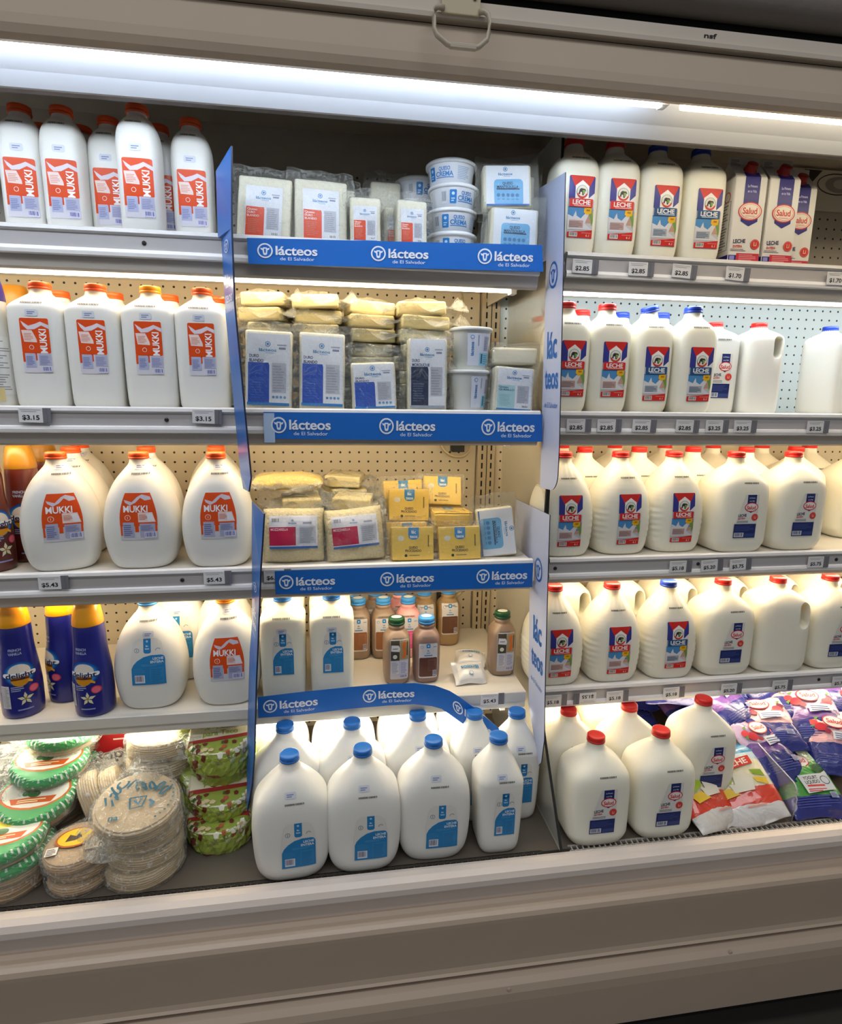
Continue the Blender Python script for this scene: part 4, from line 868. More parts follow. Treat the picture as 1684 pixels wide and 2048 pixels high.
k.put(.149, -.302, S4, 'small tan drink bottle with green cap, next to the light blue capped one', .04)
k.put(.4135, -.292, S4, 'small tan drink bottle with green cap, alone at the right shelf end', 0)
k = Kind(vessel('milk_bottle', B_small, CHO, cb2, art_small('#5f3a30', '#6f4a40'), 0, .060, 'milk bottle', date=(0, .118, .030)))
k.put(.221, -.304, S4, 'small chocolate milk bottle with light blue cap standing forward on the lowest shelf', .02)
kt = Kind(vessel('milk_bottle', B_small, TAN, cb2, art_small('#8a5a3c', '#95654a'), 0, .070, 'milk bottle', date=(0, .118, .030)))
G = 'small flavoured milk bottles at the back of the lowest shelf'
kt.put(.064, -.157, S4, 'small brown milk bottle with light blue cap, leftmost of the back group', 0, G)
kt.put(.1295, -.160, S4, 'small brown milk bottle with light blue cap, behind the green-capped one', 0, G)
kt.put(.048, -.088, S4, 'small brown milk bottle in the rear, leftmost cap of the last row', 0, G)
kt.put(.114, -.090, S4, 'small brown milk bottle in the rear, second cap of the last row', 0, G)
k = Kind(vessel('milk_bottle', B_small, PNK, cb2, art_small('#e8559a', '#ee7ab0'), 0, .070, 'milk bottle', date=(0, .118, .030)))
k.put(.195, -.162, S4, 'small pink strawberry milk bottle in front of the back group', 0, G)
k.put(.1815, -.088, S4, 'small pink strawberry milk bottle rear, mostly hidden behind the other pink one', 0, G)
k = Kind(vessel('milk_bottle', B_small, TAN2, cb2, art_small('#5f3f30', '#6d4c3c'), 0, .080, 'milk bottle', date=(0, .118, .030)))
k.put(.2475, -.103, S4, 'small caramel brown milk bottle behind the chocolate one', 0, G)
k.put(.3155, -.098, S4, 'small caramel brown milk bottle with dark label, rightmost of the back group', 0, G)

# ------------------------------------------------------------------ coffee creamers
B_cream = Body([(0, .034, .034, 2), (.003, .0385, .0385, 2), (.012, .0400, .0400, 2), (.060, .0405, .0405, 2), (.095, .0385, .0385, 2), (.128, .0345, .0345, 2), (.150, .0320, .0320, 2), (.172, .0315, .0315, 2), (.190, .0310, .0310, 2), (.200, .0295, .0295, 2)])
def creamcap(m):
    bm = bmesh.new(); lathe(bm, [(.0300, 0), (.0308, .002), (.0298, .012), (.0270, .030), (.0235, .0455), (.0215, .0485), (.010, .0495)], 40)
    me = bpy.data.meshes.new('cap'); bm.to_mesh(me); bm.free(); me.materials.append(m)
    for p in me.polygons: p.use_smooth = len(p.vertices) < 8
    return me
def art_cream(p):
    for r, c in ((.0285, '#123f86'), (.0262, '#1b5aa6'), (.0235, '#2f83c6')): p.disc(0, .012, r, c, 1+(.0285-r)*400, r*.95)
    p.disc(0, .016, .0200, '#d8cfc4', 4, .0175); p.disc(0, .0, .0165, '#c98a1e', 5, .0135); p.rect(-.0165, .0, .0165, .004, '#6a2f12', 6); p.poly([(.013, -.006), (.021, -.010), (.022, -.0065), (.015, -.001)], '#e0a020', 6)
    p.rect(-.0285, .0065, .0285, .0155, '#e8e8ea', 6, r=.004); p.text('delight', 0, .0105, .0105, '#24264a', 7, w=.049)
    p.text('FRENCH', -.004, .064, .0055, '#aab4da', 2, w=.022); p.text('VANILLA', -.004, .056, .0055, '#aab4da', 2, w=.024)
    for a in range(0, 360, 72):
        c, s = math.cos(math.radians(a+20)), math.sin(math.radians(a+20)); cx, cz = .006, -.043
        p.poly([(cx, cz), (cx+.007*c-.0035*s, cz+.007*s+.0035*c), (cx+.0155*c, cz+.0155*s), (cx+.007*c+.0035*s, cz+.007*s-.0035*c)], '#dcd6b4', 2)
    p.disc(.006, -.043, .0025, '#a88a2c', 3); p.disc(.022, -.024, .0085, '#c8405e', 3); p.disc(.022, -.024, .0066, '#dd6a7c', 4)
    p.rect(-.034, -.062, -.021, -.012, '#c9c9cc', 2); p.lines(-.0335, -.060, -.0215, -.014, 14, '#9a9aa4', 3); p.lines(-.018, -.024, .006, -.012, 3, '#9ba4cc', 2)
    p.rect(-.010, -.068, .018, -.065, '#8f97c4', 2)
NAVY = mat('navy_shrink_sleeve', '#1a1f78', .28, coat=.4); WINE = mat('wine_brown_sleeve', '#5c2018', .28, coat=.4); TEAL = mat('teal_sleeve', '#3c8088', .3, coat=.3); PLAST = mat('white_sleeve', '#d5d2c8', .3, coat=.3)
YC = creamcap(mat('golden_cap', '#f2a40c', .3, coat=.5)); YC2 = creamcap(mat('dull_gold_cap', '#a8731a', .35)); PC = creamcap(mat('purple_cap', '#352a86', .35))
def creamer(m, cap, art=art_cream):
    return vessel('creamer_bottle', B_cream, m, cap, art, 0, .088, 'creamer bottle')
k = Kind(creamer(NAVY, YC)); G = 'navy vanilla creamers on the lowest shelf'
k.put(-.664, -.345, S4, 'navy vanilla creamer bottle cut by the left picture edge', .45, G)
k.put(-.596, -.286, S4, 'navy vanilla creamer bottle, middle and furthest back of the three', -.75, G)
k.put(-.514, -.357, S4, 'navy vanilla creamer bottle standing forward, nearest the blue-label jug', -.12, G)
k = Kind(creamer(TEAL, YC)); k.put(-.592, -.185, S4, 'teal creamer bottle peeking out behind the navy ones', 0)
k = Kind(creamer(WINE, YC2)); G = 'brown creamers on the third shelf'
k.put(-.688, -.340, S3, 'brown creamer bottle at the left picture edge of the third left shelf', .9, G)
k.put(-.655, -.262, S3, 'brown creamer bottle second back at the left of the third left shelf', .3, G)
k.put(-.672, -.120, S3, 'brown creamer bottle behind, its gold cap level with the peg holes', 0, G)
def art_plain(p): p.rect(-.034, -.062, .034, .045, '#dcdad4', 1); p.lines(-.030, -.058, .030, .04, 22, '#8e8c8c', 2, fill=.4); p.rect(.005, -.075, .016, -.05, '#d9c48a', 3)
k = Kind(creamer(PLAST, PC, art_plain)); k.put(-.640, -.345, S2, 'white creamer bottle with purple cap at the left edge of the second shelf', .35)
k = Kind(creamer(TEAL, YC2, art_plain)); k.put(-.650, -.215, S2, 'creamer bottle with gold cap behind the purple-capped one', 0)
# ------------------------------------------------------------------ wrapped cheese
def rbox(w_, d, h, bev=.004, seg=3, noise_=.0012, seed=0, sub=0):
    """rounded, slightly uneven block standing on z=0"""
    bm = bmesh.new(); box(bm, -w_/2, w_/2, -d/2, d/2, 0, h)
    bmesh.ops.subdivide_edges(bm, edges=bm.edges[:], cuts=5, use_grid_fill=True)
    bb = [e for e in bm.edges if len(e.link_faces) == 2 and e.link_faces[0].normal.dot(e.link_faces[1].normal) < .5]
    bm.normal_update(); bb = [e for e in bm.edges if len(e.link_faces) == 2 and e.link_faces[0].normal.dot(e.link_faces[1].normal) < .5]
    bmesh.ops.bevel(bm, geom=bb, offset=bev, segments=seg, affect='EDGES', profile=.5, clamp_overlap=True)
    for v in bm.verts:
        n = noise.noise_vector(Vector((v.co.x*30+seed, v.co.y*30, v.co.z*30))); v.co += n*noise_
    return bm
def sheetbag(w_, h, t, flap=(.012, .012, .012, .012), seed=0, amp=.0022, n=30, p=5, crumple=28, t2=None):
    """closed film envelope in the xz plane, centred in x, content from z=0 to h, flaps (left, right, bottom, top)"""
    fl_, fr, fb, ft = flap; bm = bmesh.new(); F_, B_ = {}, {}
    for i in range(n+1):
        for j in range(n+1):
            x = -w_/2-fl_+(w_+fl_+fr)*i/n; z = -fb+(h+fb+ft)*j/n
            u = min(1, abs(x)/(w_/2)); v = min(1, abs(z-h/2)/(h/2))
            T = t/2*max(0, (1-u**p)*(1-v**p))**.45
            q = noise.noise_vector(Vector((x*crumple+seed, seed*1.7, z*crumple))); q2 = noise.noise(Vector((x*crumple*3+seed, 3.1, z*crumple*3)))
            e = max(0, max((abs(x)-w_/2)/.012, (abs(z-h/2)-h/2)/.012)); k = 1+min(1.5, e)*1.6
            wob = q.y*amp*k*1.5+q2*amp*.6
            sx = q.x*amp*k; sz = q.z*amp*k
            F_[i, j] = bm.verts.new((x+sx, -T+wob-(.0004), z+sz)); B_[i, j] = bm.verts.new((x+sx, T+wob*.8+.0004, z+sz))
    for i in range(n):
        for j in range(n):
            bm.faces.new((F_[i, j], F_[i+1, j], F_[i+1, j+1], F_[i, j+1])); bm.faces.new((B_[i, j], B_[i, j+1], B_[i+1, j+1], B_[i+1, j]))
    for i in range(n):
        bm.faces.new((F_[i, 0], B_[i, 0], B_[i+1, 0], F_[i+1, 0])); bm.faces.new((F_[i, n], F_[i+1, n], B_[i+1, n], B_[i, n]))
        bm.faces.new((F_[0, i], F_[0, i+1], B_[0, i+1], B_[0, i])); bm.faces.new((F_[n, i], B_[n, i], B_[n, i+1], F_[n, i+1]))
    return bm
CHW = mat('white_cheese', '#ddd8c4', .5, sss=.25, bump=.15, bscale=90); CHY = mat('pale_yellow_cheese', '#e2d5a6', .5, sss=.25, bump=.15, bscale=90)
CHO2 = mat('yellow_processed_wrap', '#e4c058', .35, coat=.5); SHRED = mat('shredded_cheese', '#d9cda8', .6, bump=1.0, bscale=150); SHREDY = mat('yellow_shredded_cheese', '#d9c078', .6, bump=1.0, bscale=130)
def art_cheese(kind, title, wl, hl):
    C = {'orange': ('#dc4418', '#2f7cc0'), 'blue': ('#1f4fb4', '#1d78c0'), 'navy': ('#14264c', '#9aa4b4'), 'mint': ('#a8cfd6', '#3a7cc0')}[kind]
    def f(p):
        w, h = wl, hl; W = '#dfe2ea'
        p.rect(-w/2, -h/2, w/2, h/2, W, 1); ringlogo(p, -w*.02, h*.27, w*.5, 2, '#3a80b8', W)
        p.poly([(-w*.48, -h*.46), (w*.02, -h*.46), (w*.02, h*.06), (w*.0, h*.10), (-w*.48, h*.10)], C[0], 2)
        top = kind in ('blue', 'navy'); tc = '#223a6a' if top else '#f6ddd4' if kind == 'orange' else '#22547a'; tz = h*.19 if top else h*.05
        for k, s in enumerate(title): p.text(s, -w*.45, tz-k*h*.062, h*.042, tc, 3, 'l', w=w*.055*len(s))
        p.lines(-w*.42, -h*.40, -w*.08, -h*.12, 8, '#d96a50' if kind == 'orange' else '#2e60c4' if kind == 'blue' else '#4a5a7c' if kind == 'navy' else '#8fbcc6', 3)
        p.rect(w*.08, -h*.32, w*.42, h*.10, '#b9bcc8', 2); p.lines(w*.10, -h*.30, w*.40, h*.08, 10, '#9ea2b0', 3)
        p.rect(-w*.5, -h*.5, w*.5, -h*.46, C[1], 3); p.rect(w*.2, h*.34, w*.42, h*.36, '#9aa0b0', 2); p.rect(w*.24, h*.29, w*.40, h*.32, '#7e84a0', 2)
        if kind == 'navy': p.barcode(-w*.38, -h*.44, -w*.12, -h*.34)
        elif kind == 'blue':
            for k in range(4): p.disc(w*(.12+.09*k), -h*.38, w*.032, '#5f93c4', 3)
        else: p.barcode(w*.22, -h*.44, w*.42, -h*.37)
    return f
def art_butter(wl, hl):
    def f(p):
        w, h = wl, hl; W = '#dfe4ee'; p.rect(-w/2, -h/2, w/2, h/2, W, 1); ringlogo(p, -w*.05, h*.28, w*.4, 2, '#3a80b8', W)
        p.rect(-w*.32, -h*.5, w*.36, h*.16, '#6aaede', 2, r=w*.09)
        p.text('QUESO', 0, h*.06, h*.07, '#1c3558', 3, w=w*.24); p.text('MANTEQUILLA', 0, -h*.03, h*.07, '#1c3558', 3, w=w*.5); p.rect(-w*.26, -h*.10, w*.28, -h*.07, '#1c3558', 3)
        for k in range(5): p.disc(-w*.22+w*.11*k, -h*.24, w*.042, '#3f7fb6', 3); p.rect(-w*.25+w*.11*k, -h*.35, -w*.19+w*.11*k, -h*.33, '#3f7fb6', 3)
        p.rect(-w*.5, -h*.5, w*.5, -h*.46, '#2a6cc0', 3)
    return f
def art_proc(wl, hl):
    def f(p):
        w, h = wl, hl; Y = mat('yellow_card_print', '#e2be52', .4); p.rect(-w/2, -h/2, w/2, h/2, Y, 1)
        p.rect(-w*.12, h*.12, w*.14, h*.5, '#3584bd', 2, r=w*.1); p.rect(-w*.12, h*.3, w*.14, h*.5, '#3584bd', 2); p.text('lác', w*.01, h*.36, h*.10, '#e6eef4', 3); p.text('teos', w*.01, h*.22, h*.10, '#e6eef4', 3)
        p.text('QUESO', 0, -h*.12, h*.075, '#2a2c34', 2, w=w*.22); p.text('PROCESADO', 0, -h*.22, h*.075, '#2a2c34', 2, w=w*.40)
        p.disc(-w*.18, -h*.37, h*.045, '#33342e', 2); p.rect(-w*.1, -h*.38, w*.16, -h*.35, '#8c7a40', 2); p.disc(-w*.3, h*.16, w*.08, '#d8d4c8', 2, h*.08)
        p.rect(w*.36, -h*.1, w*.39, h*.26, '#7c6424', 2)
    return f
def pack(name, w_, h, d, cm, art=None, aw=0, ah=0, az=None, seed=0, flap=(.012, .012, .006, .020), cat='cheese', film=None, bev=.005):
    t = emptyo(name, (0, 0, 0), 'x', cat)
    obj('cheese_block', rbox(w_, d, h, bev, seed=seed), cm, t, True)
    if art:
        p = Print(); art(p); az = h/2 if az is None else az
        p.done('label', t, lambda x, z, l: (x, -d/2-.0016-l+.0006*math.sin(90*x+3)*math.sin(80*z), z+az), .010)
    if film is not False:
        o = obj('clear_wrapper', sheetbag(w_+.005, h+.004, d+.011, flap, seed, p=14), film or FILM, t, True); o.location = (0, -.0006, -.001)
    return t
def put(t, x, y, z, label, rx=0, ry=0, rz=0, group=None):
    t.location = (x, y, z); t.rotation_euler = (rx, ry, rz); t['label'] = label
    if group: t['group'] = group
    return t
LEAN = -.13
G = 'white cheese packs with orange labels'
a = pack('cheese_pack', .102, .122, .028, CHW, art_cheese('orange', ('Queso', 'DURO', 'BLANDO'), .070, .098), az=.054, seed=1)
put(a, -.124, -.352, S1, 'large orange-label white cheese pack tilted against the blue card sign', LEAN, .06, -.08, G)
copytree(a, (-.013, -.354, S1), .05, 'large white cheese pack with orange label, upright and second on the top shelf', G, rx=LEAN, ry=.02)
copytree(a, (.006, -.306, S1), .0, 'white cheese pack leaning behind the second orange-label one on the top shelf', G, rx=LEAN*.9, ry=0)
a = pack('cheese_pack', .060, .088, .044, CHW, art_cheese('orange', ('Queso', 'DURO', 'BLANDO'), .046, .066), az=.038, seed=4)
put(a, .075, -.362, S1, 'small thick white cheese pack between the large orange-label packs and its twin', LEAN*.5, 0, -.05, G)
copytree(a, (.166, -.362, S1), .05, 'small thick white cheese pack right beside the cream cheese tubs on the top shelf', G, rx=LEAN*.5)
copytree(a, (.143, -.306, S1), .1, 'small white cheese pack peeking out behind its twin near the cream cheese tubs', G, rx=0)
a = pack('cheese_block_pack', .066, .082, .034, CHW, seed=6)
put(a, .125, -.215, S1, 'plain wrapped cheese block at the back of the top shelf, lower of two', group='plain wrapped blocks at the back of the top shelf')
copytree(a, (.127, -.214, S1+.085), .05, 'plain wrapped cheese block at the back of the top shelf, upper of two', 'plain wrapped blocks at the back of the top shelf')
# cream cheese tubs
def tub():
    t = emptyo('cream_cheese_tub', (0, 0, 0), 'x', 'tub'); h = .0435
    b = bmesh.new(); lathe(b, [(.042, 0), (.0435, .001), (.0485, .034), (.0495, .0355), (.0495, h-.004), (.048, h-.003)], 56); obj('tub_body', b, mat('white_tub_plastic', '#dfe2e8', .35, coat=.2), t, True)
    b = bmesh.new(); lathe(b, [(.050, h-.0075), (.0535, h-.0065), (.0535, h-.0015), (.0515, h), (.0505, h+.001), (.0475, h+.0015), (.0465, h-.001), (.02, h-.001)], 56); obj('lid', b, mat('white_lid_plastic', '#e4e6ea', .35), t, True)
    p = Print(); Bc = '#2a78bc'; p.rect(-.030, .006, -.016, .031, Bc, 1, r=.002); p.disc(-.023, .024, .003, '#b8d4ea', 2); p.lines(-.027, .010, -.019, .018, 2, '#b8d4ea', 2)
    p.text('QUESO', .006, .026, .0068, Bc, 1, w=.024); p.text('CREMA', .006, .0165, .0088, Bc, 1, w=.038); p.rect(-.013, .009, .026, .0105, Bc, 1)
    p.barcode(-.048, .006, -.036, .030, '#6a6f7c', '#cfd2da', 1, 6); p.lines(.034, .008, .062, .032, 8, '#8aa8c8', 1, fill=.35)
    p.done('label', t, lambda x, z, l: ((.0436+z*.145+.0004+l)*math.sin(x/.047), -(.0436+z*.145+.0004+l)*math.cos(x/.047), z), .006)
    return t
tb = tub(); G = 'white cream cheese tubs in two stacks on the top shelf'
put(tb, .263, -.302, S1, 'white cream cheese tub at the bottom of the front stack, half covered by the banner', rz=.05, group=G)
for i, (dx, dy, r, lb) in enumerate(((-.001, .001, .02, 'white cream cheese tub second from the bottom of the front stack'), (.001, 0, .30, 'white cream cheese tub second from the top of the front stack'), (-.004, .002, -.62, 'white cream cheese tub on top of the front stack'))):
    copytree(tb, (.263+dx, -.302+dy, S1+.0460*(i+1)), r, lb, G)
for i in range(4): copytree(tb, (.203+.001*i, -.190, S1+.0460*i), .1+.1*i, 'white cream cheese tub in the rear stack, %s' % ('at its bottom', 'second from below', 'second from the top', 'topmost')[i], G)
# butter cheese
a = pack('butter_cheese_pack', .100, .086, .034, CHW, art_butter(.088, .080), az=.043, seed=8, flap=(.012, .014, .006, .022), film=FILM2)
put(a, .377, -.366, S1, 'white butter cheese pack with light blue label standing on the top shelf beside the tubs', -.06, .02, -.04, 'butter cheese packs')
copytree(a, (.368, -.348, S1+.088), -.10, 'white butter cheese pack with glossy label lying tilted on top of the other one', 'butter cheese packs', rx=-.16, ry=-.03)
copytree(a, (.385, -.300, S1), -.1, 'wrapped butter cheese pack behind the two front ones on the top shelf', 'butter cheese packs', rx=-.1)
copytree(a, (.392, -.285, S1+.088), -.2, 'wrapped butter cheese pack behind with its film standing up near the divider', 'butter cheese packs', rx=-.1)
# second shelf: tall packs
G = 'hard white cheese packs with blue labels'
a = pack('cheese_pack', .092, .158, .026, CHW, art_cheese('blue', ('DURO', 'BLANDO'), .084, .142), az=.080, seed=11, flap=(.014, .014, .006, .02))
put(a, -.124, -.364, S2, 'tall cheese pack with crinkled royal blue label, nearest the blue card sign', -.10, .03, -.04, G)
copytree(a, (-.017, -.362, S2-.001), .04, 'tall cheese pack with blue label, second on the second shelf', G, rx=-.13, ry=.03)
a = pack('cheese_pack', .092, .100, .030, CHW, art_cheese('blue', ('DURO', 'BLANDO'), .084, .090), az=.050, seed=12, flap=(.014, .014, .006, .035))
put(a, .093, -.364, S2, 'short blue-label cheese pack with loose film above it on the second shelf', -.12, -.04, .03, G)
a = pack('cheese_pack', .084, .150, .030, CHW, art_cheese('navy', ('DURO', 'MOROLIQUE'), .074, .142), az=.078, seed=13, flap=(.014, .014, .006, .016))
put(a, .204, -.362, S2, 'tall cheese pack with dark navy label left of the clear tubs', -.06, 0, 0)
a = pack('cheese_pack', .090, .096, .032, CHW, art_cheese('mint', ('Queso', 'QUESILLO'), .078, .088), az=.048, seed=14, flap=(.016, .014, .006, .014))
put(a, .391, -.360, S2, 'soft cheese pack with pale mint label right of the clear tubs on the second shelf', -.08, .05, .03)
copytree(a, (.392, -.315, S2), .03, 'wrapped cheese pack behind the mint-label one on the second shelf', None, rx=-.02)
# stacks of yellow wrapped blocks
yb = pack('cheese_block_pack', .088, .027, .112, CHY, seed=21, flap=(.018, .020, .003, .004), bev=.004, film=None)
for ch in list(yb.children):
    if ch.name.startswith('clear_wrapper'):
        bm = sheetbag(.092, .116, .032, (.026, .030, .024, .016), 5, amp=.006, p=10)
        bmesh.ops.rotate(bm, verts=bm.verts[:], cent=(0, 0, 0), matrix=Matrix.Rotation(math.radians(-90), 3, 'X')); bmesh.ops.translate(bm, verts=bm.verts[:], vec=(0, -.058, .0135))
        ch.data.clear_geometry(); bm.to_mesh(ch.data); bm.free(); ch.location = (0, 0, 0)
        for q in ch.data.polygons: q.use_smooth = True
first = [True]
def stack(x, y, z0, n, step, nm, scale=(1, 1, 1), jit=.006, seed=0, tiltx=.03, src=None, drift=0):
    r = random.Random(seed)
    for i in range(n):
        words_ = ('topmost', 'second from top', 'third from top', 'fourth from top', 'fifth from top', 'sixth from top', 'seventh from top', 'lowest')
        lb = 'yellow wrapped cheese block, %s in the %s' % (words_[7] if i == 0 and n == 8 else words_[n-1-i], nm)
        p_ = (x+r.uniform(-jit, jit), y+r.uniform(-jit, jit)+drift*i, z0+step*i); rz = r.uniform(-.24, .24); ry = r.uniform(-.05, .05)
        if first[0]: first[0] = False; o = put(yb, *p_, lb, tiltx*0, ry, rz, 'pale yellow wrapped cheese blocks in stacks')
        else: o = copytree(yb, p_, rz, lb, 'pale yellow wrapped cheese blocks in stacks', rx=0, ry=ry)
        o.scale = scale
stack(-.128, -.255, S2, 8, .0305, 'leftmost stack on the second shelf', seed=1)
stack(-.020, -.250, S2, 8, .0303, 'second stack on the second shelf', (1.1, 1, 1.03), seed=2)
stack(.086, -.252, S2, 8, .0292, 'third stack on the second shelf', (1.1, 1, 1), seed=3)
stack(.198, -.270, S2, 8, .0290, 'stack behind the navy-label pack', (1.18, 1, 1.02), seed=4)
stack(.30, -.13, S2, 3, .0285, 'low stack behind the clear tubs', (.9, 1, 1), seed=9)
a = pack('cheese_block_pack', .100, .036, .05, CHW, seed=31, flap=(.016, .016, .004, .01), bev=.011, film=FILM2)
put(a, .397, -.338, S2+.100, 'rounded white cheese bar in loose film lying on top of the mint-label pack', -.1, .0, -.05)
# clear tubs
def cleartub():
    t = emptyo('clear_tub', (0, 0, 0), 'x', 'tub'); h = .086
    b = bmesh.new(); lathe(b, [(.034, 0), (.036, .001), (.0425, .080), (.0435, .0815), (.0435, h), (.0425, h)], 48); obj('tub_body', b, mat('milky_tub_plastic', '#ecefec', .3, sss=.5, coat=.3), t, True)
    b = bmesh.new(); lathe(b, [(.0435, h-.005), (.0465, h-.004), (.0465, h+.001), (.044, h+.003), (.042, h+.001), (.02, h+.001)], 48); obj('lid', b, mat('milky_lid', '#d5d8d6', .35), t, True)
    p = Print(); W = '#c9cedb'; p.rect(-.020, .010, .034, .076, W, 1); p.rect(.006, .010, .034, .036, '#8fc0d4', 2)
    p.text('lácteos', -.010, .044, .0065, '#2f78b4', 3, w=.028, rot=math.pi/2); p.ring(-.010, .068, .004, .001, '#2f78b4', W, 3)
    p.rect(.016, .040, .030, .070, '#a5a9bb', 2); p.lines(.017, .042, .029, .069, 8, '#8085a4', 3); p.rect(.010, .014, .014, .034, '#24607c', 3); p.lines(.016, .013, .031, .034, 5, '#5f9ab4', 3); p.rect(.002, .05, .004, .072, '#8b90a8', 3)
    p.done('label', t, lambda x, z, l: ((.0362+z*.0815+.0004+l)*math.sin(x/.040), -(.0362+z*.0815+.0004+l)*math.cos(x/.040), z), .006)
    return t
a = put(cleartub(), .299, -.338, S2, 'lower clear tub with white curd and pale blue label on the second shelf', rz=.45, group='clear tubs stacked on the second shelf')
copytree(a, (.305, -.330, S2+.0885), .10, 'upper clear tub with sideways blue lettering on the second shelf', 'clear tubs stacked on the second shelf')
copytree(a, (.318, -.222, S2), 1.2, 'clear tub hidden behind the two stacked ones on the second shelf')
# third shelf: shredded mozzarella
def shredbag(w_, h, t_, cm, seed, label=True):
    t = emptyo('shredded_cheese_bag', (0, 0, 0), 'x', 'cheese')
    bm = sheetbag(w_-.004, h, t_, (0, 0, 0, 0), seed, amp=.002, p=3, n=26)
    for v in bm.verts: v.co += noise.noise_vector(v.co*210)*.0011
    obj('shredded_cheese', bm, cm, t, True)
    def fy(x, z):
        u = min(1, abs(x)/(w_/2)); v = min(1, abs(z-h/2)/(h/2)); return -t_/2*max(0, (1-u**3)*(1-v**3))**.45
    if label:
        p = Print(); W = '#dddde6'; w, hh = w_*.76, h*.60
        p.rect(-w/2, -hh/2, w/2, hh/2, W, 1); p.rect(-w/2, -hh*.40, w*.05, hh*.16, '#b9264c', 2); p.text('MOZZARELLA', -w*.47, hh*.09, hh*.075, '#e8c8cf', 3, 'l', w=w*.36)
        p.rect(-w/2, -hh/2, w/2, -hh*.43, '#3a6cb4', 2); p.barcode(-w*.46, hh*.28, -w*.28, hh*.44, '#3c3c40', W, 2, 8); ringlogo(p, -w*.02, hh*.27, w*.20, 2, '#3a80b8', W)
        p.rect(w*.12, -hh*.34, w*.46, hh*.18, '#bfc2ce', 2); p.lines(w*.14, -hh*.32, w*.44, hh*.16, 8, '#a1a4b2', 3); p.rect(w*.2, hh*.25, w*.38, hh*.30, '#9a9eac', 2)
        p.done('label', t, lambda x, z, l: (x, fy(x, z+h*.56)-.0035-l+.0012*math.sin(70*x+seed)*math.sin(60*z), z+h*.56), .008)
    obj('clear_bag', sheetbag(w_, h, t_+.009, (.006, .006, .003, .040), seed, p=3, amp=.005), FILM, t, True)
    return t
put(shredbag(.134, .118, .056, SHRED, 3), -.082, -.352, S3, 'shredded mozzarella bag with crimson label at the left of the third shelf', -.20, 0, .0, 'shredded mozzarella bags')
put(shredbag(.132, .116, .058, SHRED, 8), .054, -.352, S3, 'shredded mozzarella bag with bent crimson label, right one on the third shelf', -.22, -.07, .08, 'shredded mozzarella bags')
a = shredbag(.165, .10, .040, SHREDY, 5, False); put(a, -.100, -.170, S3+.160, 'flat bag of yellow shredded cheese lying on blocks at the back of the third shelf', math.radians(90), 0, 0)
stack(-.066, -.225, S3, 4, .0330, 'stack under the flat shredded bag', seed=11)
stack(.055, -.235, S3, 4, .0330, 'stack behind the right mozzarella bag', (1, .85, 1.05), seed=12)
stack(.040, -.105, S3, 5, .0335, 'third-shelf stack touching the peg panel', (1, .9, 1.05), seed=13)
# yellow processed cheese
G = 'yellow processed cheese packs'
yp = pack('processed_cheese_pack', .094, .074, .030, CHO2, art_proc(.092, .072), az=.037, seed=41, flap=(.012, .010, .004, .010), bev=.003)
put(yp, .176, -.362, S3, 'yellow processed cheese pack in shiny film, front left of the yellow group', -.22, .03, .06, G)
for x, y, z, rx, ry, rz, lb in ((.284, -.366, .0, -.20, -.03, -.08, 'yellow processed cheese pack with darker card, front right of the yellow group'), (.170, -.305, .0, -.12, 0, 0, 'yellow processed cheese pack behind the front left one, only its top showing'),
                            (.178, -.278, .072, -.22, .02, -.04, 'yellow processed cheese pack standing on the back one, with large blue tab'), (.172, -.232, .086, -.25, -.03, .05, 'yellow processed cheese pack at the very back left of the yellow group'),
                            (.268, -.222, .094, -.50, .03, -.10, 'yellow processed cheese pack lying back at the top right of the yellow group')):
    copytree(yp, (x, y, S3+z), rz, lb, G, rx=rx, ry=ry)
for k, lb in enumerate(('lowest flat yellow cheese pack behind the front right one', 'middle flat yellow cheese pack of the lying pile', 'upper flat yellow cheese pack with blue stripe on the lying pile')):
    copytree(yp, (.272+.004*k, -.312-.003*k, S3+.017+.031*k), -.12+.10*k, lb, G, rx=math.radians(-90))
a = pack('butter_cheese_pack', .084, .112, .034, CHW, lambda p: art_butter(.104, .078)(p), az=.056, seed=44, flap=(.014, .012, .006, .030), film=FILM2, bev=.009)
for ch in a.children:
    if ch.name.startswith('label'):
        ch.rotation_euler = (0, math.radians(90), 0); ch.location = (-.056, 0, .056)
put(a, .381, -.345, S3, 'white cheese pack turned sideways and leaning, right of the yellow packs', -.16, -.12, -.12)
# two small sachets on the lowest shelf
def sachet(seed):
    t = emptyo('milk_powder_sachet', (0, 0, 0), 'x', 'sachet')
    obj('filled_bag', sheetbag(.070, .052, .030, (.004, .004, .004, .010), seed, amp=.0025, p=2.4, n=20), mat('white_sachet_film', '#dcdad8', .3, coat=.4), t, True)
    p = Print(); W = '#dcdad8'; p.text('lácteos', 0, .006, .011, '#3a86b4', 1, w=.044, rot=math.pi); p.ring(0, -.010, .005, .001, '#3a86b4', W, 1)
    def fy(x, z):
        u = min(1, abs(x)/.035); v = min(1, abs(z-.026)/.026); return -.015*max(0, (1-u**2.4)*(1-v**2.4))**.45
    p.done('print', t, lambda x, z, l: (x, fy(x, z+.026)-.004-l, z+.026), .006); return t
put(sachet(2), .326, -.352, S4+.006, 'small white sachet with blue print lying in front beside the green-capped bottle', math.radians(-62), 0, .05)
put(sachet(6), .340, -.275, S4+.014, 'small cream sachet with blue print lying behind the white one on the lowest shelf', math.radians(-80), 0, -.25)

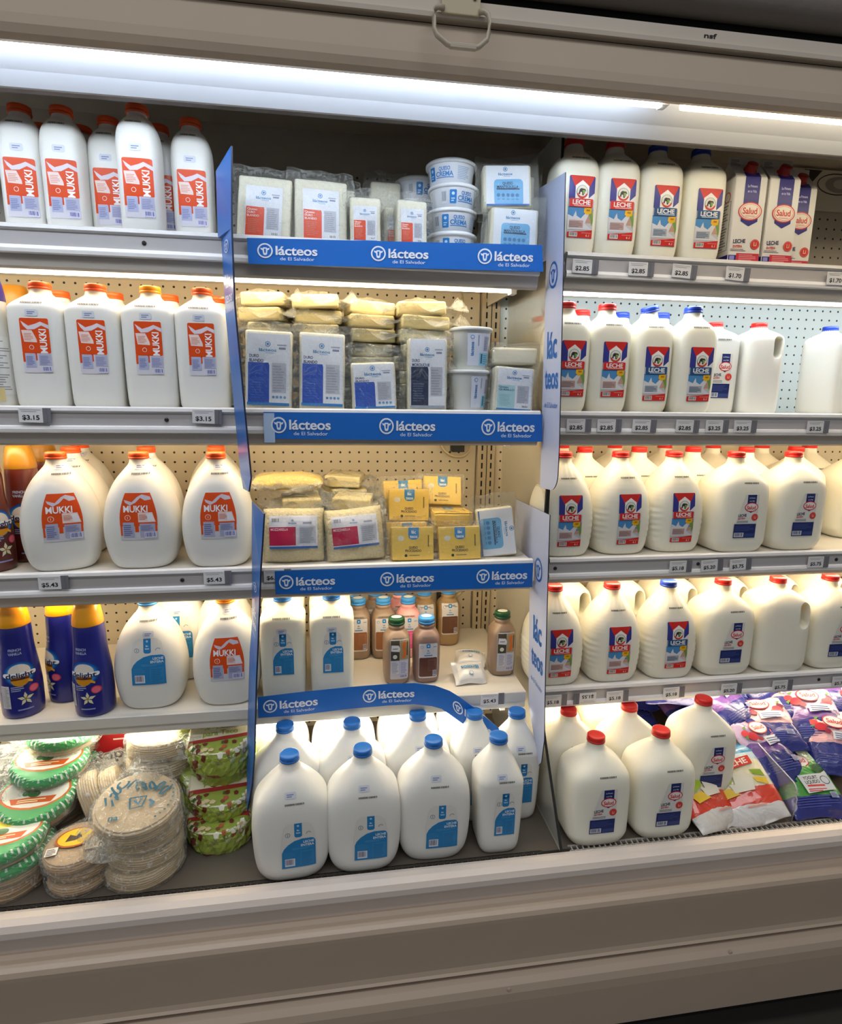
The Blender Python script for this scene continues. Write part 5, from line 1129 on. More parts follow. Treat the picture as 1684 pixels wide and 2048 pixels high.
# ------------------------------------------------------------------ cartons
def carton():
    t = emptyo('milk_carton', (0, 0, 0), 'x', 'milk carton'); a, h, hr = .0358, .176, .212
    bm = bmesh.new(); C_ = [(-a, -a), (a, -a), (a, a), (-a, a)]
    b0 = [bm.verts.new((x, y, 0)) for x, y in C_]; b1 = [bm.verts.new((x, y, h)) for x, y in C_]
    bm.faces.new(b0[::-1])
    for k in range(4): bm.faces.new((b0[k], b0[(k+1) % 4], b1[(k+1) % 4], b1[k]))
    r0 = [bm.verts.new((x, y, hr)) for x, y in ((-a, -.002), (a, -.002), (a, .002), (-a, .002))]
    r1 = [bm.verts.new((x, y, hr+.014)) for x, y in ((-a, -.002), (a, -.002), (a, .002), (-a, .002))]
    bm.faces.new((b1[0], b1[1], r0[1], r0[0])); bm.faces.new((b1[2], b1[3], r0[3], r0[2]))
    for s_, i, j, m_ in ((-1, 0, 3, 0), (1, 1, 2, 1)):
        c = bm.verts.new((s_*(a-.020), 0, h+.020)); v = (b1[i], r0[i], r0[j], b1[j])
        bm.faces.new((b1[i], c, b1[j])); bm.faces.new((b1[i], r0[i], c)); bm.faces.new((r0[j], b1[j], c)); bm.faces.new((r0[i], r0[j], c))
    for k in range(4): bm.faces.new((r0[k], r0[(k+1) % 4], r1[(k+1) % 4], r1[k]))
    bm.faces.new(r1); bmesh.ops.recalc_face_normals(bm, faces=bm.faces[:])
    bmesh.ops.bevel(bm, geom=[e for e in bm.edges if len(e.link_faces) == 2 and e.calc_face_angle() > .6], offset=.0012, segments=2, affect='EDGES')
    obj('box', bm, mat('white_carton_board', '#d9d6cf', .45), t)
    N = '#231f74'; Rr = '#cc3a2c'; W = '#d9d6cf'
    p = Print()
    p.rect(-.014, .095, .020, .176, N, 1); p.text('La Primera', .003, .158, .0052, '#b9b6e0', 2, w=.022); p.text('en tu Vida', .003, .148, .0052, '#b9b6e0', 2, w=.020)
    p.poly([(-.016, .095), (-.016, .088), (.003, .078), (.022, .088), (.022, .095)], N, 1)
    p.disc(.003, .108, .0268, Rr, 3, .0185); p.disc(.003, .108, .0245, '#ecd8c8', 4, .0162); p.disc(.003, .108, .0225, Rr, 5, .0142); p.disc(.003, .108, .0215, '#e8dccc', 6, .0135); p.text('Salud', .002, .109, .0125, Rr, 7, w=.033); p.rect(-.008, .098, .014, .099, Rr, 7)
    p.done('logo_print', t, lambda x, z, l: (x, -a-.0003-l, z), 0); p = Print()
    p.text('LECHE', -.014, .048, .0082, '#2b2c54', 2, w=.028, rot=.05); p.text('ENTERA', -.017, .0375, .0052, Rr, 2, w=.021, rot=.05); p.rect(-.032, .0310, -.003, .0320, '#9c6a64', 2); p.rect(-.032, .0280, .002, .0290, '#5a5a7a', 2)
    p.disc(.022, .042, .0105, Rr, 3); p.disc(.022, .042, .0092, '#dc7468', 4); p.disc(.022, .042, .0083, Rr, 5); p.text('Li', .022, .043, .008, '#e8b4aa', 6)
    p.rect(-.0352, .0, .0352, .0195, N, 1); p.rect(-.018, .006, .034, .0235, '#c43440', 2); p.lines(-.012, .009, .030, .0225, 4, '#e08c90', 3); p.rect(-.033, .010, -.022, .018, '#8f8fc8', 2)
    def fm(x, z, l):
        if z <= h: return (x, -a-.0003-l, z)
        k = (z-h)/(hr-h); return (x, -a+(a-.002)*k-.0006-l, z)
    p.done('front_print', t, fm, 0)
    p = Print(); p.rect(-.014, h+.0005, .020, h+.012, N, 1); p.rect(-.033, h+.030, -.012, h+.036, '#b4b2ae', 1); p.lines(-.032, hr+.001, -.012, hr+.009, 3, '#9a9894', 1)
    p.done('roof_print', t, lambda x, z, l: (x, -a+(a-.002)*min(1, (z-h)/(hr-h))-.0010-l, z), .004)
    p = Print(); p.rect(-.034, .0, .034, .020, N, 1); p.ring(.012, .140, .011, .002, Rr, W, 1); p.rect(-.02, .03, .028, .13, '#4a4a52', 1); p.rect(-.019, .031, .027, .129, W, 2); p.lines(-.016, .034, .024, .127, 16, '#7a7a82', 3, fill=.45)
    p.done('side_print', t, lambda x, z, l: (-a-.0003-l, -x, z), 0)
    bm = bmesh.new(); lathe(bm, [(.0135, 0), (.0140, .001), (.0140, .003), (.0118, .004), (.0112, .015), (.0105, .0165), (.004, .0168)], 32, knurl=.02)
    o = obj('cap', bm, mat('carton_red_cap', '#b3241c', .4), t, True); an = math.atan2(hr-h, a-.002)
    o.location = (.003, -a*.52, h+(hr-h)*.46); o.rotation_euler = (math.pi/2-an+.0, 0, 0)
    return t
ct = carton(); G = 'red capped gable top milk cartons'
put(ct, .897, -.345, S1, 'white gable-top milk carton with red cap, nearest the blue-capped jug on the top right shelf', rz=-.06, group=G)
copytree(ct, (.976, -.345, S1), -.03, 'white gable-top milk carton with pale orange logo, middle one on the top right shelf', G)
copytree(ct, (1.052, -.305, S1), -.06, 'white gable-top milk carton set back, right end of the carton row', G)
copytree(ct, (1.060, -.225, S1), -.02, 'white gable-top milk carton hidden behind the right one, red ring just showing', G)

# ------------------------------------------------------------------ tortilla packs on the left deck
TORT = mat('corn_tortilla', '#c6a680', .7, vary=.14); TORTW = mat('pale_tortilla', '#cdb795', .7, vary=.12)
def tpack(r, h, n, top, bag=None, seed=0, cm=None, flap=.012, cr=1.0, drape=False):
    t = emptyo('tortilla_pack', (0, 0, 0), 'x', 'tortillas'); rr = random.Random(seed); bm = bmesh.new(); prof = [(r*.3, 0)]; st = h/n
    for k in range(n):
        q = r*(1-.03*rr.random()-.03*(k in (0, n-1))); z = st*k
        prof += [(q*.955, z+.0001), (q*.99, z+st*.25), (q, z+st*.55), (q*.97, z+st*.9)]
    prof.append((r*.3, h)); lathe(bm, prof, 44)
    for v in bm.verts:
        a = math.atan2(v.co.y, v.co.x); k = 1+.022*noise.noise(Vector((math.cos(a)*1.6, math.sin(a)*1.6, v.co.z*70+seed))); v.co.x *= k; v.co.y *= k
        v.co.z += .0016*noise.noise(Vector((v.co.x*25, v.co.y*25, seed)))
    obj('tortillas', bm, cm or TORT, t, True)
    # film: slightly larger rounded drum with crinkles and a twisted tail
    bm = bmesh.new(); R = r+.003; m = 72; rings = []
    for (q, z) in ((.2*R, -.0006), (.86*R, -.0006), (.97*R, .002), (R*1.01, .2*h), (R*1.03, .4*h), (R*1.02, .6*h), (R*1.02, .8*h), (.98*R, h-.001), (.93*R, h+.0012), (.80*R, h+.0022), (.55*R, h+.0020), (.2*R, h+.0022)):
        rings.append([])
        for k in range(m):
            a = 2*math.pi*k/m; d = noise.noise(Vector((math.cos(a)*5+seed, math.sin(a)*5, z*90))); d2 = noise.noise(Vector((math.cos(a)*13+seed, math.sin(a)*13, z*200)))
            tail = flap*3.2*max(0, math.cos(a-.5*seed))**14
            qq = q*(1+.04*cr*d+.03*cr*d2)+(tail if .9*R < q else 0); rings[-1].append(bm.verts.new((qq*math.cos(a), qq*math.sin(a), z+.0026*cr*d2+(tail*.25))))
    for A, B in zip(rings, rings[1:]):
        for k in range(m): bm.faces.new((A[k], A[(k+1) % m], B[(k+1) % m], B[k])).material_index = 0
    bm.faces.new(rings[0][::-1]); bm.faces.new(rings[-1])
    obj('printed_bag' if bag else 'clear_bag', bm, bag or FILM3, t, False if cr > .5 else True)
    p = Print(); top(p, r)
    def tm(x, z, l):
        q = math.hypot(x, z); k = max(0, min(.22*r, q-.93*r))
        if k > 0: s_ = (.93*r+min(k, .10*r)*1.15)/q; x *= s_; z *= s_
        return (x, z, h+.0036+.0022*cr+l*1.2+.0010*noise.noise(Vector((x*50, z*50, seed)))-max(0, k-.03*r)*1.5)
    p.done('print', t, tm, .008)
    return t
def art_oval(p, r):
    p.disc(0, 0, r*1.13, '#4d9d60', 0.4, None, 60)
    for k in range(44):
        a = k*2*math.pi/44; c, s_ = math.cos(a), math.sin(a); q = r*(.90+.05*(k % 2)); e = r*(1.0+.05*((k*7) % 3))
        p.poly([(q*c-.0016*s_, q*s_+.0016*c), (q*c+.0016*s_, q*s_-.0016*c), (e*c+.0022*s_, e*s_-.0022*c), (e*c-.0022*s_, e*s_+.0022*c)], '#cfdccd', .8)
    p.disc(0, 0, r*.92, '#c8662a', 1, r*.62); p.disc(0, 0, r*.86, '#e0dccb', 2, r*.56); p.poly([(-r*.5, r*.1), (-r*.1, r*.38), (r*.2, r*.3), (r*.45, r*.36), (r*.35, r*.05), (-r*.1, r*.0)], '#d9c234', 3)
    p.disc(0, -r*.12, r*.16, '#3f6b3a', 4, r*.11); p.disc(-r*.2, -r*.08, r*.12, '#4c7a40', 4, r*.09); p.poly([(-r*.6, -r*.22), (r*.6, -r*.22), (r*.5, -r*.42), (-r*.5, -r*.42)], '#c85a26', 3); p.lines(-r*.38, -r*.38, r*.38, -r*.25, 2, '#e8d9a8', 4)
    for k in range(7): p.disc(r*(.1+.12*k), r*(.66-.02*k*k), r*.04, '#dfe6dc', 5)
def art_round_yellow(p, r):
    p.disc(0, r*.15, r*.62, '#b4581c', 1, r*.44); p.disc(0, r*.15, r*.55, '#e6bf1c', 2, r*.38); p.poly([(-r*.3, r*.0), (-r*.2, r*.3), (0, r*.2), (r*.1, r*.36), (r*.2, r*.1), (0, 0)], '#4a2c14', 3)
    p.barcode(r*.38, -r*.55, r*.80, -r*.12, '#4c3c34', '#cbb89c', 3, 10); p.rect(-r*.8, -r*.5, -r*.45, -r*.15, '#d8d2c8', 3); p.lines(-r*.77, -r*.47, -r*.48, -r*.18, 4, '#4a4a50', 4)
def stroke(p, pts, wd, col, l=1):
    L = []; R_ = []
    for i, (x, z) in enumerate(pts):
        a_, b_ = pts[max(0, i-1)], pts[min(len(pts)-1, i+1)]; dx, dz = b_[0]-a_[0], b_[1]-a_[1]; d = math.hypot(dx, dz) or 1
        L.append((x-dz/d*wd/2, z+dx/d*wd/2)); R_.append((x+dz/d*wd/2, z-dx/d*wd/2))
    for i in range(len(pts)-1): p.poly([L[i], L[i+1], R_[i+1], R_[i]], col, l)
def art_blueprint(p, r):
    c = '#2f6478'; r_ = random.Random(4)
    for k in range(9):
        a0 = 2.9-k*.33; q = r*(.55+.12*math.sin(k)); x, z = q*math.cos(a0), q*math.sin(a0)*.9
        stroke(p, [(x+r*.10*math.cos(t+a0)*(1+.3*math.sin(k)), z+r*.13*math.sin(t*1.3+k)) for t in [j*.7 for j in range(8)]], r*.055, c, 1+.2*k)
    stroke(p, [(-r*.16, 0), (-r*.10, -r*.34), (r*.16, -r*.30), (r*.22, r*.02), (-r*.16, 0)], r*.05, c, 3); stroke(p, [(-r*.05, -r*.08), (r*.06, -r*.2), (r*.12, -r*.06)], r*.05, '#3f7a9a', 3)
    stroke(p, [(r*.3, -r*.1), (r*.42, -r*.2), (r*.34, -r*.3)], r*.07, '#3f7a9a', 3)
    stroke(p, [(-r*.74, r*.1), (-r*.66, -r*.16), (-r*.58, r*.02), (-r*.5, -r*.2)], r*.06, c, 3); p.text('na', -r*.42, -r*.55, r*.18, c, 1)
    for k in range(10): a = -.9+k*.16; p.rect(r*.84*math.cos(a)-.0018, r*.84*math.sin(a)-.0012, r*.84*math.cos(a)+.0018, r*.84*math.sin(a)+.0026, c, 1)
def art_redprint(p, r):
    c = '#b04a48'
    for k in range(11): a = 3.5+k*.23; p.rect(r*.8*math.cos(a)-.003, r*.8*math.sin(a)-.002, r*.8*math.cos(a)+.003, r*.8*math.sin(a)+.002, c, 1)
    p.lines(-r*.5, -r*.3, r*.5, r*.2, 5, c, 1, fill=.3)
def art_taco(p, r):
    p.disc(0, r*.05, r*1.10, '#d3cdb0', 1, r*1.02, 40); p.poly([(-r*1.15, -r*.35), (-r*.9, -r*.80), (0, -r*1.2), (r*.9, -r*.80), (r*1.15, -r*.35)], '#8a9a40', 2)
    p.text('Tortillas', 0, r*.22, r*.20, '#93a23c', 3, w=r*1.15); p.text('para Taco', 0, -r*.06, r*.20, '#93a23c', 3, w=r*1.05)
    p.poly([(-r*1.05, -r*.30), (r*1.05, -r*.22), (r*1.05, -r*.36), (-r*1.05, -r*.46)], '#93302c', 4); p.rect(-r*.10, r*.52, r*.18, r*.76, '#2a5a3c', 3)
    q = random.Random(2)
    for k in range(26):
        x, z = q.uniform(-r*.85, r*.85), -r*q.uniform(.5, 1.02); c = q.choice(['#6a2c22', '#7c4a30', '#e0dcc8', '#4c5a2c', '#a9583a', '#c9b48a'])
        p.poly([(x+r*.09*math.cos(t*1.26+k)*q.uniform(.6, 1.3), z+r*.08*math.sin(t*1.26+k)*q.uniform(.6, 1.3)) for t in range(5)], c, 5+.2*k)
def bagmat(name, base, spots, scale, dark=None):
    m = bpy.data.materials.new(name); m.use_nodes = True; nt = m.node_tree; b = nt.nodes['Principled BSDF']; b.inputs['Roughness'].default_value = .22; b.inputs['Coat Weight'].default_value = .4
    tc = nt.nodes.new('ShaderNodeTexCoord'); v = nt.nodes.new('ShaderNodeTexVoronoi'); v.inputs['Scale'].default_value = scale; nt.links.new(tc.outputs['Object'], v.inputs['Vector'])
    cr = nt.nodes.new('ShaderNodeValToRGB'); e = cr.color_ramp; e.interpolation = 'CONSTANT'; cols = [base]+spots
    e.elements[0].color = rgb(cols[0]); e.elements[1].position = .45; e.elements[1].color = rgb(cols[1])
    for k, c in enumerate(cols[2:]): q = e.elements.new(.6+.38*k/max(1, len(cols)-2)); q.color = rgb(c)
    sp = nt.nodes.new('ShaderNodeSeparateColor'); nt.links.new(v.outputs['Color'], sp.inputs[0]); nt.links.new(sp.outputs[0], cr.inputs[0]); nt.links.new(cr.outputs[0], b.inputs['Base Color'])
    n = nt.nodes.new('ShaderNodeTexNoise'); n.inputs['Scale'].default_value = 40; n.inputs['Detail'].default_value = 5; nt.links.new(tc.outputs['Object'], n.inputs['Vector'])
    bp = nt.nodes.new('ShaderNodeBump'); bp.inputs['Strength'].default_value = .6; bp.inputs['Distance'].default_value = .006; nt.links.new(n.outputs['Fac'], bp.inputs['Height']); nt.links.new(bp.outputs['Normal'], b.inputs['Normal'])
    return m
GREENB = bagmat('green_dotted_bag', '#2f8a4a', ['#3d9a58', '#cfe0d0'], 60); TACOB = bagmat('taco_picture_bag', '#9fb046', ['#c8cfa0', '#7c3a2a', '#55603a', '#a4b44c', '#dcd8c4', '#8c8a5a'], 75)
oval = tpack(.073, .036, 7, art_oval, None, 1, TORTW); rd = tpack(.061, .034, 6, art_round_yellow, None, 2); bl = tpack(.077, .038, 8, art_blueprint, None, 3, TORTW, .018); rp = tpack(.077, .038, 8, art_redprint, None, 4, TORTW, .016); tc_ = tpack(.070, .052, 8, art_taco, TACOB, 5, TORTW, .016, 1.9)
gb = tpack(.075, .036, 7, art_oval, None, 6, TORTW, .02)
tp = tpack(.073, .036, 7, lambda p, r: None, None, 7, TORT, .016)
WOBr = random.Random(17)
def pile(src, x, y, z, rz, lb, G, rx=0, ry=0, w_=1, sz=1):
    o = copytree(src, (x+WOBr.uniform(-.005, .005)*w_, y+WOBr.uniform(-.004, .004)*w_, z), rz, lb, G, rx=rx+WOBr.uniform(-.05, .05)*w_, ry=ry+WOBr.uniform(-.06, .06)*w_)
    s_ = WOBr.uniform(.96, 1.05); o.scale = (s_, s_*WOBr.uniform(.97, 1.03), sz*WOBr.uniform(.97, 1.06)); return o
G = 'tortilla packs in the leftmost stack'
put(tp, -.655, -.492, DK, 'lowest tortilla pack in the bottom left corner of the case', group=G)
pile(gb, -.650, -.490, DK+.037, .4, 'green-rimmed tortilla pack, second from the bottom at the left edge', G)
pile(gb, -.650, -.488, DK+.074, .2, 'green-rimmed tortilla pack on top of the leftmost front stack', G, rx=.10)
G = 'green rimmed tortilla packs behind the front stack'
for x, y, z, rx, lb in ((-.628, -.408, .098, .26, 'tilted green-rimmed tortilla pack with large oval label at the left edge'), (-.622, -.345, .138, .20, 'green-rimmed tortilla pack with oval label, above the tilted one'), (-.612, -.285, .184, .14, 'green-rimmed tortilla pack highest at the left, just under the shelf')):
    pile(gb, x, y, DK+z, .1, lb, G, rx=rx, w_=.4)
for k in range(4): pile(gb, -.628, -.205, DK+.0395*k, .5*k, 'green-rimmed tortilla pack, %s of the rear left stack' % ('bottom', 'second', 'third', 'top')[k], G)
for k in range(2): pile(tp, -.628, -.345, DK+.0385*k, .7*k, 'plain tortilla pack, %s under the tilted green-rimmed one' % ('lowest', 'second')[k], G)
G = 'small tortilla packs with yellow round label'
put(rd, -.514, -.503, DK, 'lowest small tortilla pack of the second stack', rz=.5, group=G); rd.scale = (1, 1, .75)
for k, (dx, rz, lb) in enumerate(((.006, 2.1, 'middle small tortilla pack of the second stack, with a white tag'), (-.003, .15, 'topmost small tortilla pack with round yellow label and barcode'))):
    pile(rd, -.512+dx, -.503+dx, DK+.0280*(k+1), rz, lb, G, rx=.10 if k == 1 else 0, sz=.75)
G = 'large tortilla packs in the tall front stack'
put(rp, -.396, -.492, DK, 'lowest large tortilla pack of the tall front stack', rz=.2, group=G)
for k, (dx, rz, lb) in enumerate(((.004, 1.2, 'second large tortilla pack from below in the tall stack'), (.005, 2, 'large tortilla pack under the blue-printed top one'))):
    pile(rp, -.398+dx, -.492, DK+.0395*(k+1), rz, lb, G)
put(bl, -.400, -.494, DK+.120, 'large tortilla pack with blue print on top of the tall front stack', .16, .04, .1)
bl['group'] = G; bl.scale = (1.05, 1.05, 1.0)
G = 'red printed tortilla packs in the rear stack'
for k in range(5): pile(rp, -.392, -.325, DK+.0410*k, .9*k, 'red-printed tortilla pack, %s of the bright rear stack' % ('lowest', 'second', 'third', 'fourth', 'topmost')[k], G, rx=.05 if k == 4 else 0)
for x, y, ry, lb in ((-.527, -.385, 1.25, 'pink-printed tortilla pack standing on its edge between the stacks'), (-.484, -.375, 1.20, 'second tortilla pack standing on its edge, nearer the bright stack')):
    o = copytree(rp, (x-.012, y, DK+.074), .35, lb, 'tortilla packs standing on edge', ry=ry); o.scale = (.86, .86, 1.0)
G = 'green taco tortilla packs'
put(tc_, -.253, -.415, DK+.006, 'lowest green taco tortilla pack beside the gallon jugs, cream label on top', .20, group=G); tc_.scale = (.98, .98, 1.10)
for dy, z, rx, sz, lb in ((-.385, .070, .28, .90, 'second green taco tortilla pack from below'), (-.345, .115, .10, .9, 'green taco tortilla pack third from below, hardly seen'), (-.365, .160, .22, 1.15, 'topmost green taco tortilla pack under the lowest shelf')):
    o = pile(tc_, -.253, dy, DK+z, .1, lb, G, rx=rx, w_=.6, sz=sz)
a = emptyo('red_tortilla_package', (0, 0, 0), 'x', 'tortillas')
obj('package_body', rbox(.130, .05, .172, .008, seed=3), mat('red_glossy_pack', '#a3161c', .3, coat=.4), a, True)
p = Print(); p.poly([(-.05, -.012), (.06, .004), (.06, -.05), (-.05, -.05)], '#c9bfa8', 1); p.text('Rapi', -.008, -.012, .026, '#15131a', 3, w=.075, rot=.12); p.rect(.0, .022, .055, .026, '#d9c2b0', 2)
p.done('print', a, lambda x, z, l: (x, -.0262-l, z+.122), .01)
put(a, -.528, -.235, DK, 'bright red tortilla package with black lettering behind the stacks on the left deck', -.08, 0, .05)

# ------------------------------------------------------------------ pouches on the right deck
def pouchmat(name, ramp):
    m = bpy.data.materials.new(name); m.use_nodes = True; nt = m.node_tree; b = nt.nodes['Principled BSDF']; b.inputs['Roughness'].default_value = .25; b.inputs['Coat Weight'].default_value = .5
    tc = nt.nodes.new('ShaderNodeTexCoord'); s = nt.nodes.new('ShaderNodeSeparateXYZ'); nt.links.new(tc.outputs['Object'], s.inputs[0])
    n0 = nt.nodes.new('ShaderNodeTexNoise'); n0.inputs['Scale'].default_value = 22; nt.links.new(tc.outputs['Object'], n0.inputs['Vector'])
    ma = nt.nodes.new('ShaderNodeMath'); ma.operation = 'MULTIPLY_ADD'; ma.inputs[1].default_value = .022; nt.links.new(n0.outputs['Fac'], ma.inputs[0]); nt.links.new(s.outputs[2], ma.inputs[2])
    mb = nt.nodes.new('ShaderNodeMath'); mb.operation = 'DIVIDE'; mb.inputs[1].default_value = .20; nt.links.new(ma.outputs[0], mb.inputs[0])
    cr = nt.nodes.new('ShaderNodeValToRGB'); e = cr.color_ramp; e.interpolation = 'CONSTANT'; e.elements[0].color = rgb(ramp[0][1]); e.elements[1].position = ramp[1][0]; e.elements[1].color = rgb(ramp[1][1])
    for q, c in ramp[2:]: k = e.elements.new(q); k.color = rgb(c)
    nt.links.new(mb.outputs[0], cr.inputs[0]); nt.links.new(cr.outputs[0], b.inputs['Base Color'])
    n = nt.nodes.new('ShaderNodeTexNoise'); n.inputs['Scale'].default_value = 26; n.inputs['Detail'].default_value = 5; n.inputs['Distortion'].default_value = .8; nt.links.new(tc.outputs['Object'], n.inputs['Vector'])
    bp = nt.nodes.new('ShaderNodeBump'); bp.inputs['Strength'].default_value = .7; bp.inputs['Distance'].default_value = .008; nt.links.new(n.outputs['Fac'], bp.inputs['Height']); nt.links.new(bp.outputs['Normal'], b.inputs['Normal'])
    return m
def pouch(kind, seed):
    w_, h, t_ = .130, .165, .042; t = emptyo('yogurt_pouch', (0, 0, 0), 'x', 'pouch')
    ramps = {'purple': [(0, '#28307e'), (.36, '#6a4a94'), (.52, '#b9a3c8'), (.92, '#28307e')], 'pink': [(0, '#28307e'), (.40, '#d9a9b0'), (.66, '#e2c8c8'), (.93, '#2c3a90')], 'green': [(0, '#23297a'), (.26, '#55a24c'), (.70, '#b4d2ac'), (.92, '#2f6a3a')]}
    obj('filled_bag', sheetbag(w_, h, t_, (.002, .002, .008, .008), seed, amp=.0035, p=2.6, n=26, crumple=20), pouchmat('pouch_print_'+kind, ramps[kind]), t, True)
    def fy(x, z):
        u = min(1, abs(x)/(w_/2)); v = min(1, abs(z-h/2)/(h/2)); return -t_/2*max(0, (1-u**2.6)*(1-v**2.6))**.45
    p = Print(); Rr = '#c63a34'
    p.disc(0, .048, .027, Rr, 3, .019); p.disc(0, .048, .0245, '#e6dcdc', 4, .0165); p.text('Salud', 0, .049, .013, Rr, 5, w=.036)
    if kind == 'green':
        for a0 in (-.5, -.2, .1, 2.95, 3.2, 3.55):
            c, s_ = math.cos(a0), math.sin(a0); p.poly([(.018*c, .03+.012*s_), (.036*c-.005*s_, .03+.03*s_+.005*c), (.062*c, .03+.05*s_), (.036*c+.005*s_, .03+.03*s_-.005*c)], '#2f5a34', 2)
        p.poly([(-.018, -.038), (.052, -.030), (.050, .020), (.036, .012), (-.022, .008)], '#c9ccd2', 5); p.text('YOGURT', .004, .001, .0085, '#2c3a3c', 6, w=.034, rot=.06); p.text('LIQUIDO', .004, -.010, .0085, '#2c3a3c', 6, w=.034, rot=.06)
        p.ring(.036, -.006, .011, .002, '#4c5a78', '#c9ccd2', 6); p.rect(-.012, -.022, .028, -.0175, Rr, 6); p.lines(-.014, -.034, .03, -.025, 2, Rr, 6)
    else:
        for cx, cz, rr_, col in ((-.034, .028, .014, '#b8283a'), (-.048, .040, .010, '#c8404a'), (.040, .030, .013, '#b03048'), (.052, .044, .009, '#5f2a4a'), (.028, .018, .010, '#c85058'), (-.020, .018, .008, '#8a2440')):
            p.disc(cx, cz, rr_, col, 1, rr_*.85, 12)
        for cx, cz in ((-.045, .055), (.046, .058), (-.056, .030)): p.poly([(cx, cz), (cx+.012, cz+.004), (cx+.004, cz-.008)], '#5f8a4a', 2)
        p.poly([(-.012, -.004), (.046, .004), (.044, .022), (-.010, .020)], '#cdd0da', 5); p.lines(-.006, .0, .04, .018, 3, '#5a6a9a', 6)
    p.lines(-.052, -.068, .05, -.040, 5, '#4a54a0', 2, fill=.35); p.rect(.030, -.050, .048, -.036, '#aab0cc', 4); p.lines(.031, -.049, .047, -.037, 4, '#4a4f80', 5)
    p.rect(-.012, .066, .014, .080, '#28307e', 2)
    p.done('print', t, lambda x, z, l: (x, fy(x, z+h*.5)-.0038-l+.0014*noise.noise(Vector((x*20+seed, seed*1.7, z*20))), z+h*.5), .007)
    return t
pp, pk, gr = pouch('purple', 2), pouch('pink', 5), pouch('green', 9)
G = 'fruit yogurt pouches heaped on the right deck'
put(gr, 1.130, -.562, DK+.010, 'green liquid yogurt pouch lying at the front of the heap on the right deck', math.radians(-62), 0, -.05)
gr.scale = (1.12, 1, .95)
ROWS = [(-.500, .060, 'second row'), (-.435, .098, 'third row'), (-.365, .132, 'fourth row'), (-.295, .162, 'fifth row'), (-.225, .188, 'rearmost row')]
rr_ = random.Random(5); nth = ('leftmost', 'second', 'third', 'fourth', 'fifth')
firstp = {'a': True, 'b': True}
for i, (y, z, nm) in enumerate(ROWS):
    xs_ = [1.085+.012*i+.150*k for k in range(3)] if i < 2 else [1.03+.03*((i+1) % 2)+.148*k-(.12 if i > 2 else 0) for k in range(4 if i < 3 else 5)]
    for k, x in enumerate(xs_):
        s_ = pp if (i+k) % 2 == 0 else pk; tilt = rr_.uniform(-72, -58); rz = rr_.uniform(-.45, .45); lb = '%s yogurt pouch, %s in the %s of the heap' % ('purple' if s_ is pp else 'pink', nth[k], nm)
        P_ = (x+rr_.uniform(-.01, .01), y, DK+z+rr_.uniform(-.004, .006))
        key = 'a' if s_ is pp else 'b'
        if firstp[key]: firstp[key] = False; put(s_, *P_, lb, math.radians(tilt), rr_.uniform(-.1, .1), rz, G)
        else: o = copytree(s_, P_, rz, lb, G, rx=math.radians(tilt), ry=rr_.uniform(-.14, .14)); o.scale = (rr_.uniform(1.0, 1.14), 1, rr_.uniform(.95, 1.05))
for x, y, z, lb in ((1.12, -.42, .02, 'lowest yogurt pouch under the front of the heap'), (1.27, -.42, .02, 'lowest yogurt pouch under the right of the heap'), (1.10, -.28, .03, 'lowest yogurt pouch under the back of the heap'), (1.26, -.28, .03, 'lowest yogurt pouch under the back right of the heap'), (1.0, -.27, .075, 'yogurt pouch behind the tall sticker jug'), (1.14, -.27, .09, 'buried yogurt pouch in the middle of the heap'), (.86, -.20, .10, 'dark yogurt pouch seen between the red-capped jugs'), (.86, -.20, .05, 'lower dark yogurt pouch between the red-capped jugs')):
    copytree(pp if z != .03 else pk, (x, y, DK+z), .1, lb, G, rx=math.radians(-78))
def milkbag(seed):
    w_, h, t_ = .140, .175, .058; t = emptyo('milk_pouch', (0, 0, 0), 'x', 'pouch')
    ramp = [(0, '#d9d6d2'), (.20, '#d8432a'), (.37, '#e8e0c0'), (.70, '#c2d8e4'), (.80, '#4a9ac8')]
    obj('filled_bag', sheetbag(w_, h, t_, (.002, .002, .006, .006), seed, amp=.003, p=2.4, n=26, crumple=16), pouchmat('milk_pouch_print', ramp), t, True)
    def fy(x, z):
        u = min(1, abs(x)/(w_/2)); v = min(1, abs(z-h/2)/(h/2)); return -t_/2*max(0, (1-u**2.4)*(1-v**2.4))**.45
    p = Print(); p.poly([(-.040, .020), (.046, .030), (.046, .052), (-.036, .042)], '#d03a2c', 3); p.text('LECHE', .006, .037, .014, '#eee6e0', 4, w=.062, rot=.1)
    p.poly([(-.058, .010), (-.03, .018), (-.004, .018), (-.02, -.006), (-.052, -.016)], '#9cb82e', 2); p.poly([(.03, .016), (.056, .014), (.058, -.002), (.034, .004)], '#8aa82c', 2); p.poly([(-.058, -.018), (-.03, -.016), (-.012, -.034), (-.05, -.038)], '#e8c23a', 2); p.poly([(.030, -.002), (.058, -.006), (.058, -.022), (.034, -.014)], '#e8c23a', 2)
    p.poly([(-.022, -.030), (-.026, -.008), (-.014, -.012), (-.010, .014), (.014, .018), (.020, .0), (.028, -.006), (.022, -.030)], '#e6e0cc', 3)
    p.poly([(-.06, .062), (-.06, .076), (.03, .076), (-.02, .056)], '#4a9ac8', 2); p.lines(-.01, -.064, .05, -.058, 1, '#e8a08c', 2)
    p.done('print', t, lambda x, z, l: (x, fy(x, z+h*.5)-.0036-l, z+h*.5), .007)
    return t
m1 = put(milkbag(3), .960, -.562, DK+.012, 'white and red milk pouch with blue corner beside the acrylic divider', math.radians(-60), -.30, -.18, 'soft milk pouches')
m1.scale = (1.05, 1, 1)
copytree(m1, (.872, -.562, DK+.012), .34, 'white and red milk pouch half hidden behind the front right sticker jug', 'soft milk pouches', rx=math.radians(-60), ry=.12)
